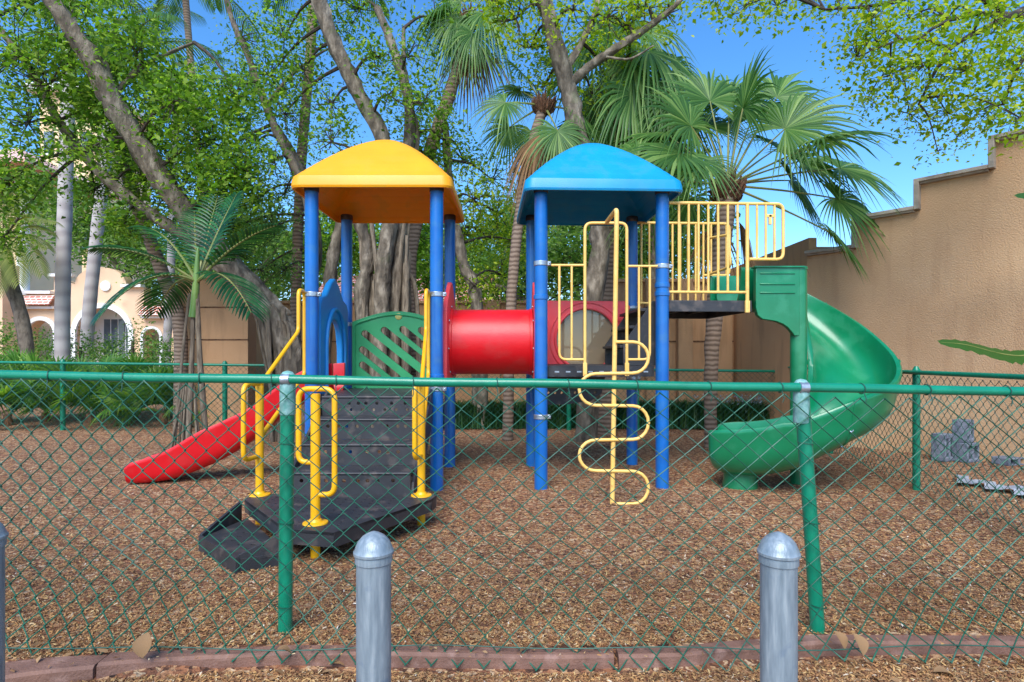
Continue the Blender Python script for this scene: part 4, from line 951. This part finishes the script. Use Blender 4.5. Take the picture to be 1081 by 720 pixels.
m = MB(); m.tube(spline([P(204,335,D11), P(207,300,D11), P(209,262,D11)], 4), [.055,.052,.05,.046,.042,.036,.03,.022,.012], 12); m.build('crown_shaft', pm('green_crown_shaft', two(S(84,120,52), S(112,140,66)), 4, .4), pt)
hb = P(208, 298, D11)
for px, py, d, ar in ((100,262,7.0,.25),(104,335,6.7,.5),(150,240,8.4,.35),(292,238,7.0,.22),(250,205,7.9,.1),(265,330,6.6,.5),(232,200,8.4,.1),(165,330,8.2,.4),(250,270,8.4,.4),(205,222,8.6,.05)):
    pinnate(hb, P(px,py,d), ar, 22, .46, .036, 'pinnate', pt, hang=.4)
D12 = 13.5
pt = thing('date_palm', (P(20,380,D12).x, D12, 0), 'small date palm with a curved trunk at the left in front of the peach church', 'palm')
m = MB(); m.tube(spline([Vector((P(34,385,D12).x, D12, 0)), P(26,350,D12), P(12,300,D12), P(4,262,D12)], 5), [.14]*16, 12, jit=.3); m.build('trunk', 'bark_dark', pt, angle=70)
hb = P(3, 255, D12)
for px, py, d, ar in ((50,262,13,.5),(40,230,13.5,.5),(62,250,14,.6),(25,205,14,.3),(-30,230,13.5,.5),(45,290,12.8,.7),(-20,290,12.8,.6),(20,300,12.6,.6),(-50,260,14,.6),(5,200,13,.2),(60,235,12.6,.5),(-5,310,13,.7)):
    pinnate(hb, P(px,py,d), ar, 30, .42, .03, 'date_leaf', pt, hang=.6)
def royal(label, pxs, d, wpx, crown=None, mat='palm_pale', nm='palm'):
    rt = wpx*d/F/2; pts = [Vector((P(pxs[0][0],380,d).x, d, 0))]+[P(a,b,d) for a, b in pxs]
    t = thing('royal_palm', pts[0]*1.0, label, 'palm'); m = MB(); sp_ = spline(pts, 6); n = len(sp_); m.tube(sp_, [rt*(1.05-.12*k/n) for k in range(n)], 16, jit=.08); m.build('trunk', mat, t, angle=70)
    hb = pts[-1]; m = MB(); m.tube([hb, hb+Vector((0,0,rt*3)), hb+Vector((0,0,rt*7))], [rt*.95,rt*.7,rt*.25], 12); m.build('crown_shaft', 'petiole', t)
    hb = hb+Vector((0,0,rt*6)); k = d/14
    for a in range(9):
        an = a*2*PI/9+.3; L = 2.0*k**.5; pinnate(hb, hb+Vector((math.cos(an)*L, math.sin(an)*L, -.5 if a % 2 else .5)), .7, 26, .5, .04, 'fan', t, hang=.8)
royal('thick pale ringed royal palm trunk nearest the church, left of the other one', [(66,350),(67,270),(69,200),(71,140),(73,60),(74,10)], 14, 13.5)
royal('pale royal palm trunk crossing the big church arch', [(92,360),(97,300),(103,240),(109,190),(116,120),(122,60)], 16, 12)
royal('thin pale palm trunk right of the round church gable', [(134,340),(135,290),(134,240),(133,180)], 27, 5.5)
royal('pale palm trunk standing behind the feather palm fronds', [(176,370),(179,320),(181,260),(183,190),(186,120)], 18, 8)
royal('ringed brown palm trunk crossing behind the leaning fig', [(190,345),(172,290),(157,250),(140,205),(130,165),(118,110)], 10.6, 13, mat='palm_trunk')
royal('straight reddish ringed palm trunk left of the yellow roof', [(312,330),(314,260),(317,190),(322,120),(328,50),(332,-30)], 11, 10.5, mat='palm_trunk')
royal('slim grey palm trunk against the blue gap at the upper left', [(222,330),(214,220),(205,110),(200,50),(196,0)], 15, 7, mat='palm_trunk')
# palmettos behind the back fence
k_ = 0
spots = [(8,452,11.0,1.5,'palmetto clump at the far left behind the back fence'),(48,450,11.4,1.75,'palmetto clump left of the back fence post'),(95,448,11.2,1.6,'palmetto clump just right of the back fence post'),(135,446,11.8,1.6,'palmetto clump below the big church arch'),(172,446,11.2,1.25,'palmetto clump beside the feather palm trunks'),(-40,452,11,1.2,'palmetto clump cut off by the left edge')]
for px, py, d, h, lb in spots:
    hub = Vector(((px-540.5)*d/F, d, .15)); t = thing('palmetto', (hub.x, hub.y, 0), lb, 'shrub', 'palmettos behind the back fence')
    m = MB(); m.tube([(hub.x,hub.y,-.02),(hub.x,hub.y,.22)], [.09,.06], 8); m.build('stem', 'palm_fibre', t)
    m = MB(); 
    for k in range(30):
        a = k*2.4+px; el = rng.uniform(.3,1.35); dv = Vector((math.cos(a)*math.cos(el), math.sin(a)*math.cos(el), math.sin(el)))
        fm, pt_ = fan_frond(hub, dv, h*rng.uniform(.35,.66), .56, .08, .3, nseg=22, spread=110, tilt=-.1)
        o_ = len(m.v); m.v += fm.v; m.f += [tuple(i_+o_ for i_ in f_) for f_ in fm.f]
    fastfrom(m, 'foliage', 'palmetto', t)
for px, py, d, rr_, lb in ((30,362,15,20,'rounded shrub in front of the left church arch'),(85,366,14.5,17,'rounded shrub between the two pale royal palm trunks'),(140,360,15.5,22,'leafy shrub below the small right church arch'),(-30,350,15,30,'leafy shrub cut off by the left edge below the date palm'),(188,372,13.5,18,'leafy shrub left of the brown pillar')):
    tree('leafy_shrub', lb, 'shrub', [([Vector((P(px,380,d).x, d, 0)), P(px, 390, d), P(px, py, d)], .05, .03)], [B(px, py, d, rr_, 1), B(px-rr_, py+10, d, rr_*.8, .8), B(px+rr_, py+12, d-.2, rr_*.8, .8)], 'leaf_soft', per=40, lp=16, spread=.16, L=.09, twigs=False)
# liriope border: blades of grass
def blades(name, x0, x1, y0, y1, n, h, mat):
    C = np.stack([nr.uniform(x0, x1, n), nr.uniform(y0, y1, n), np.full(n, .02)], 1); yaw = nr.uniform(0, 2*PI, n); H = nr.uniform(.6,1.15,n)*h; ln = nr.uniform(.15,.6,n)*H
    a = np.stack([np.cos(yaw), np.sin(yaw), np.zeros(n)], 1); s_ = np.stack([-np.sin(yaw), np.cos(yaw), np.zeros(n)], 1)*.011
    up_ = np.array([0,0,1.0])[None]
    p1 = C+a*(ln*.3)[:,None]+up_*(H*.7)[:,None]; p2 = C+a*ln[:,None]+up_*(H*.85)[:,None]
    V = np.stack([C-s_, C+s_, p1+s_, p1-s_, p2+s_*.1, p2-s_*.1], 1).reshape(-1, 3); b = np.arange(n)[:,None]*6
    return fastmesh(name, V, np.concatenate([b+np.array([0,1,2,3]), b+np.array([3,2,4,5])]), mat, kind='stuff')
blades('border_grass', -1.6, 5.1, 10.45, 11.1, 9000, .52, 'liriope')
C = np.stack([nr.uniform(3.3,4.7,420), nr.uniform(10.45,11,420), nr.uniform(.45,.6,420)], 1); V, Fq = leaves(C, .035, .8); fastmesh('blue_flowers', V, Fq, 'flower', kind='stuff')
# ------------------------------------------------------------------ walls
def wall(pts, z1, th, m, z0=-.1):
    for (a, b), z in zip(zip(pts, pts[1:]), z1):
        a, b = Vector((*a, 0)), Vector((*b, 0)); dr = (b-a); L = dr.length; dr.normalize(); m.plate([[(0,0),(L,0),(L,z-z0),(0,z-z0)]], a+Vector((0,0,z0))-Vector((-dr.y, dr.x, 0))*0, dr, (0,0,1), -th)
def up3(px, d): return ((px-540.5)*d/F, d)
wp = [up3(852, 9.12), up3(899, 8.62), up3(969, 7.95), up3(1047, 7.36), up3(1081, 7.12)]
dv = Vector(wp[-1])-Vector(wp[0]); dv.normalize(); W0 = Vector(wp[0])
tt = [0, .70, 1.48, 2.28, 6.5]; zz_ = [2.88, 3.29, 3.65, 4.0]
tw = thing('stepped_wall', (W0.x, W0.y, 0), 'tan stucco wall with stepped coping behind the spiral slide at right', 'wall')
dv3 = Vector((dv.x, dv.y, 0)); nv = Vector((dv.y, -dv.x, 0))  # nv faces the camera side
if nv.y > 0: nv = -nv
org = Vector((W0.x, W0.y, 0))
out = [(0,-.1),(tt[-1],-.1),(tt[-1],zz_[3])]
for i_ in (3, 2, 1):
    out += [(tt[i_], zz_[i_]), (tt[i_], zz_[i_-1])]
out += [(0, zz_[0])]
m = MB(); m.plate([out], org, dv3, (0,0,1), -.25 if dv3.cross(Vector((0,0,1))).dot(nv) > 0 else .25); m.build('wall_face', 'stucco', tw)
m = MB(); prof = [(0, zz_[0])]
for i_ in (1, 2, 3): prof += [(tt[i_], zz_[i_-1]), (tt[i_], zz_[i_])]
prof += [(tt[-1], zz_[3])]
mt2 = Matrix((dv3, -nv, (0,0,1))).transposed()
for i_ in range(4):
    a, b = tt[i_]-(.03 if i_ else 0), tt[i_+1]-(.0 if i_ == 3 else .034); z = zz_[i_]
    m.box(org+dv3*((a+b)/2)-nv*.10+Vector((0,0,z+.035)), (b-a, .40, .05), mt2); m.box(org+dv3*((a+b)/2)-nv*.1+Vector((0,0,z-.0)), (b-a-.004, .33, .03), mt2)
for i_ in (1, 2, 3): m.box(org+dv3*(tt[i_]-.0)-nv*.10+Vector((0,0,(zz_[i_-1]+zz_[i_])/2+.033)), (.062,.402,zz_[i_]-zz_[i_-1]+.05), mt2)
m.build('coping', 'coping', tw, bevel=.006)
bw = thing('back_wall', (0, 11.8, 0), 'long brown stucco wall with piers running behind the back fence', 'wall')
m = MB()
def slab(x0, x1, y, z, th=.2): m.box(((x0+x1)/2, y+th/2, z/2-.05), (x1-x0, th, z+.1))
slab(-6.2, -4.9, 10.9, 2.75, .35); slab(-6.6, 1.9, 12.4, 2.42, .2); slab(1.9, 5.6, 12.2, 2.85, .2)
m.build('wall_face', 'stucco_dark', bw)
m = MB()
for x in (2.9, 3.55, 4.35, 5.0): m.box((x, 12.1, 1.4), (.3,.22,2.98))
for x in (-4.0,-2.2,-.4, 1.0): m.box((x, 12.32, 1.2), (.3,.2,2.46))
m.build('pier', 'stucco_dark', bw, bevel=.01)
m = MB()
for z in (1.62, 2.22): m.box((-5.55, 10.893, z), (1.3,.012,.022))
for z in (1.62,): m.box((3.75, 12.192, z), (3.7,.012,.022)); m.box((-1.5, 12.392, z), (6.8,.012,.022))
m.build('groove_line', 'palm_fibre', bw)
m = MB(); m.box((-5.55,11.07,2.78),(1.4,.45,.07)); m.box((3.75,12.3,2.88),(3.75,.32,.07)); m.box((-1.5,12.5,2.45),(6.8,.3,.06)); m.build('coping', 'stucco_dark', bw, bevel=.006)
m = MB(); m.box((4.66, 10.75, 1.55), (.12, 3.3, 3.2)); m.box((4.9,9.25,1.5),(.5,.14,3.05)); m.build('return_wall', 'stucco_dark', bw)
# distant house roof behind the left tower
hs_ = thing('tile_roof_house', (-2.5, 20, 0), 'low house with a pink clay tile roof seen under the yellow roof', 'house')
m = MB(); a, b = P(355,330,20), P(500,330,20); m.box(((a.x+b.x)/2, 22, 1.45), (b.x-a.x+1, 4, 3)); m.build('wall', 'stucco', hs_)
m = MB(); x0_, x1_ = a.x-.9, b.x+.9; y0_, y1_, z0_, z1_ = 19.6, 24.4, 2.95, 4.3
nx = 60; Vv = []
for k in range(nx*4+1):
    x = x0_+(x1_-x0_)*k/(nx*4); dz = .05*math.sin(k*PI/2); Vv += [(x, y0_, z0_+dz), (x, (y0_+y1_)/2, z1_+dz), (x, y1_, z0_+dz)]
m.v = Vv; m.f = [(k*3, k*3+3, k*3+4, k*3+1) for k in range(nx*4)]+[(k*3+1, k*3+4, k*3+5, k*3+2) for k in range(nx*4)]
m.build('roof', 'tile', hs_, angle=60)
# ------------------------------------------------------------------ church
DC = 24.0; K_ = DC/F
ch = thing('church', (P(100,380,DC).x, DC, 0), 'peach stucco church front with a round gable and white trimmed arches', 'church')
U = lambda px, py: (px-100, (-(py-395)))       # units of one photo pixel, scaled by K_
def pl(loops, y, t, name, mat, parent, bevel=0):
    m = MB(); m.plate([[(a*K_, b*K_) for a, b in lp] for lp in loops], (P(100,0,DC).x, y+t, CZ-20*K_), (1,0,0), (0,0,1), t); return m.build(name, mat, parent, bevel=bevel)
def archloop(cx, cy, r, yb2=0, n=18, ):
    c = U(cx, cy); return [(c[0]+r*math.cos(PI*k/n), c[1]+r*math.sin(PI*k/n)) for k in range(n+1)]+[(c[0]-r, yb2), (c[0]+r, yb2)]
def band(cx, cy, r0, r1, n=24):
    c = U(cx, cy); return [(c[0]+r1*math.cos(PI*k/n), c[1]+r1*math.sin(PI*k/n)) for k in range(n+1)]+[(c[0]-r1, 2), (c[0]-r0, 2)]+[(c[0]-r0*math.cos(PI*k/n), c[1]+r0*math.sin(PI*k/n)) for k in range(n+1)]+[(c[0]+r0, 2), (c[0]+r1, 2)]
out = [U(-60,395), U(240,395), U(240,335), U(152,335), U(152,303), U(132,303)]+[U(106+27*math.cos(PI*k/16), 300-18*math.sin(PI*k/16)) for k in range(17)]+[U(57,292), U(57,306), U(27,311), U(-60,311)]
pl([out, archloop(44,352,14,1), archloop(109,353,28,1), archloop(161,356,9,1)], DC, .5, 'wall', 'peach', ch)
pl([[U(-80,395),U(25,395),U(25,282),U(-80,282)]], DC-1.0, .8, 'side_tower', 'peach', ch)
for cx, cy, a, b in ((44,352,13.8,18),(109,353,27.8,33),(161,356,8.8,11.5)): pl([band(cx, cy, a, b)], DC+.0, -.12 if False else .12, 'arch_trim', 'trim', ch)
for ob in [c for c in ch.children if c.name.startswith('arch_trim')]: ob.location.y = -.1
m = MB(); q = P(112,302,DC); m.lathe((q.x, DC+.02, q.z), [(5.4*K_,0),(5.4*K_,.08),(4*K_,.1)], 20, axis=(0,-1,0)); m.build('round_window', 'trim', ch)
def bandbox(px0, px1, py, hgt, name='cornice', mat='trim', y=DC-.08, dy=.3):
    m = MB(); a, b = P(px0,py,DC), P(px1,py,DC); m.box(((a.x+b.x)/2, y, a.z), (b.x-a.x, dy, hgt*K_)); return m.build(name, mat, ch)
bandbox(55,80,291,3); bandbox(28,60,325,2.5); bandbox(131,152,302,3); bandbox(152,240,335,2.5); bandbox(-80,26,281,3, y=DC-1.05)
bandbox(27,57,309,3)
for px0, px1, y0_, y1_ in ((29,60,313,323),(153,175,327,334)):
    m = MB(); a, b = P(px0,y0_,DC), P(px1,y1_,DC); m.plate([[(0,0),(b.x-a.x,0),(b.x-a.x,.5),(0,.5)]], (a.x, DC-.42, b.z), (1,0,0), (0,.64,.77), .05); m.build('tile_awning', 'tile', ch)
m = MB(); a, b = P(-60,395,DC), P(240,340,DC); m.box(((a.x+b.x)/2, DC+1.2, 1.6), (b.x-a.x, .1, 4.2)); m.build('inner_wall', 'trim', ch)
for cx, w_, top_ in ((44,20,345),(109,40,335),(161,12,352)):
    m = MB(); nn_ = 5 if w_ > 30 else 3
    for k in range(nn_):
        a = P(cx-w_/2+(k+.5)*w_/nn_, (top_+394)/2, DC); m.box((a.x, DC+1.13, a.z+.1), (w_/nn_*K_*.78, .05, (394-top_)*K_*.9))
    m.build('window', 'glass', ch)
# cream block and tower behind
cb = thing('cream_building', (P(70,380,40).x, 40, 0), 'tall cream building behind the pale palm trunks', 'building')
m = MB(); a, b = P(42,100,40), P(102,390,40); m.box(((a.x+b.x)/2, 43, a.z/2), (b.x-a.x, 6, a.z)); m.build('wall', 'cream', cb)
m = MB(); m.box(((a.x+b.x)/2, 42.9, a.z+.3), (b.x-a.x+1.2, 7.2, .5)); m.build('cornice', 'trim', cb, bevel=.05)
for k in range(3):
    for j in range(5):
        m = MB(); x = a.x+(b.x-a.x)*(k+.5)/3; z = 3+j*3.2; m.box((x, 39.985, z), (.7,.06,1.5)); wn = m.build('window', 'glass', cb)
        m = MB(); m.box((x, 39.95, z-.82), (.95,.14,.12)); m.build('sill', 'trim', wn)
lt = thing('corner_tower', (P(0,380,30).x, 30, 0), 'white and cream tower with a red tiled eave at the far left', 'building')
m = MB(); a, b = P(-60,182,30), P(26,390,30); m.box(((a.x+b.x)/2, 32, a.z/2), (b.x-a.x, 4, a.z)); m.build('wall', 'cream', lt)
m = MB(); q = P(52,177,30); xl, xr_ = a.x-1, q.x; zz = q.z; cxm = (xl+xr_)/2
m.add([(xl,28.5,zz),(xr_,28.5,zz),(xr_,35.5,zz),(xl,35.5,zz),(cxm,32,zz+1.7),(xl,28.5,zz-.2),(xr_,28.5,zz-.2),(xr_,35.5,zz-.2),(xl,35.5,zz-.2)], [(0,1,4),(1,2,4),(2,3,4),(3,0,4),(0,5,6,1),(1,6,7,2),(2,7,8,3),(3,8,5,0),(5,8,7,6)]); m.build('roof', 'tile', lt, angle=10)
m = MB(); q = P(21,300,29.5); m.lathe((q.x, 29.7, 0), [(.36,0),(.36,.3),(.28,.4),(.26,9.6),(.36,9.8),(.36,10)], 16); m.build('column', 'trim', lt)
# ------------------------------------------------------------------ small things by the right wall
def block(c, size, rz, label, holes=True):
    t = thing('concrete_block', (c[0], c[1], c[2]), label, 'block', 'grey concrete blocks by the tan wall'); t.rotation_euler.z = rz
    x, z, y = size; m = MB()
    lps = [[(-x/2,0),(x/2,0),(x/2,z),(-x/2,z)]]
    for sx in (-.24,.24): lps.append([(sx*x-x*.15, z*.16),(sx*x+x*.15, z*.16),(sx*x+x*.15, z*.84),(sx*x-x*.15, z*.84)])
    m.plate(lps, (0,y/2,0), (1,0,0), (0,0,1), y)
    me_off = t.location.copy(); t.location = (0,0,0); ob = m.build('block_body', 'block', t, bevel=.008); t.location = me_off; return t
q = G(995,486); block((q.x, q.y, 0), (.21,.34,.17), .5, 'grey concrete block standing alone left of the stacked pair')
q = G(1019,487); block((q.x, q.y, 0), (.24,.24,.19), .4, 'lower grey concrete block of the stacked pair by the wall'); block((q.x-.02, q.y+.01, .242), (.2,.28,.17), .6, 'upper grey concrete block of the stacked pair by the wall')
q = G(1066,490); block((q.x, q.y, 0), (.34,.09,.2), .3, 'flat grey block lying right of the stacked pair')
m = MB(); V_ = []; nx, ny = 26, 12; a, b = G(990,508), G(1085,528)
for j in range(ny):
    for i_ in range(nx):
        x = a.x+(b.x-a.x)*i_/(nx-1)+.2+(j/ny-.5)*.34*(.6+.4*math.sin(i_*.8)); y = a.y+(b.y-a.y)*i_/(nx-1)+(j/ny-.5)*.3
        V_.append((x, y, gz(x, y)+.035+.06*abs(noise.noise(Vector((x*5, y*7, 2))))))
m.v = V_; m.f = [(j*nx+i_, j*nx+i_+1, (j+1)*nx+i_+1, (j+1)*nx+i_) for j in range(ny-1) for i_ in range(nx-1)]
tag(m.build('plastic_sheet', 'sheet'), 'crumpled pale plastic sheet on the mulch behind the side fence', 'sheet')
# banana plant reaching in from the right
bn = thing('banana_plant', (5.9, 5.9, 0), 'banana plant whose long green leaf reaches in from the right edge', 'plant')
m = MB(); m.tube([(5.9,5.9,-.05),(5.88,5.9,.9),(5.82,5.9,1.5)], [.09,.07,.04], 12); m.build('stem', 'petiole', bn)
def bleaf(pts, wmax):
    m = MB(); sp_ = spline(pts, 6); n = len(sp_)
    for k, p_ in enumerate(sp_):
        t = k/(n-1); w_ = wmax*math.sin(PI*min(1, .05+t*.93))**.6+.004; w_ *= 1+.18*math.sin(k*2.7)
        m.v += [tuple(p_+Vector((0,-w_*.8,-w_*.75))), tuple(p_), tuple(p_+Vector((0,w_*.8,w_*.5)))]
    m.f = [f for k in range(n-1) for f in ((k*3,k*3+1,k*3+4,k*3+3),(k*3+1,k*3+2,k*3+5,k*3+4))]
    return m
bleaf([Vector((5.82,5.9,1.5)), P(1090,374,5.8), P(1060,374,5.7), P(1020,364,5.6), P(991,361,5.55)], .105).build('leaf', 'banana', bn, angle=80)
m = MB(); m.tube(spline([Vector((5.82,5.9,1.5)), P(1090,374,5.8), P(1060,374,5.7), P(1020,364,5.6), P(993,361.5,5.55)], 5), [.012-.0005*k for k in range(21)], 6); m.build('midrib', 'petiole', bn)
bleaf([Vector((5.82,5.9,1.5)), Vector((6.1,5.9,2.4)), Vector((5.9,6.0,2.95)), P(1072,207,5.9)], .16).build('leaf', 'banana', bn, angle=80)
# dry leaves lying about
def dry(px, py, s, rz, tilt, label, z=.02):
    q = G(px, py, z); m = MB(); vs = []; fs = []
    n = 8
    for k in range(n+1):
        t = k/n; w_ = .36*math.sin(PI*t)**.8*s+.002; zc = .12*s*math.sin(PI*t); vs += [Vector((-w_, (t-.5)*s, zc+w_*.5)), Vector((0, (t-.5)*s, zc)), Vector((w_, (t-.5)*s, zc+w_*.4))]
    for k in range(n): o_ = k*3; fs += [(o_,o_+1,o_+4,o_+3),(o_+1,o_+2,o_+5,o_+4)]
    mt_ = Matrix.Rotation(rz, 3, 'Z') @ Matrix.Rotation(tilt, 3, 'X'); m.add([mt_ @ v_+q+Vector((0,0,.01+.4*s*abs(math.sin(tilt)))) for v_ in vs], fs)
    tag(m.build('dry_leaf', 'dead', angle=80), label, 'leaf', 'large dry leaves on the ground')
dry(153,692,.10,.1,1.1,'large brown dry leaf standing on the left end of the edging',.03)
dry(906,690,.09,.4,1.0,'pale dry leaf on the edging right of the leaning post',.03)
dry(300,694,.07,2.0,.5,'small dry leaf on the edging below the left fence post',.02)
dry(886,684,.08,.5,.9,'narrow dry leaf leaning on the edging by the leaning post',.02)
dry(996,716,.08,1.4,.2,'curled dry leaf in the mulch at the lower right',-.06)
dry(355,706,.07,1.8,.2,'curled tan dry leaf left of the black steps bollard',-.05)
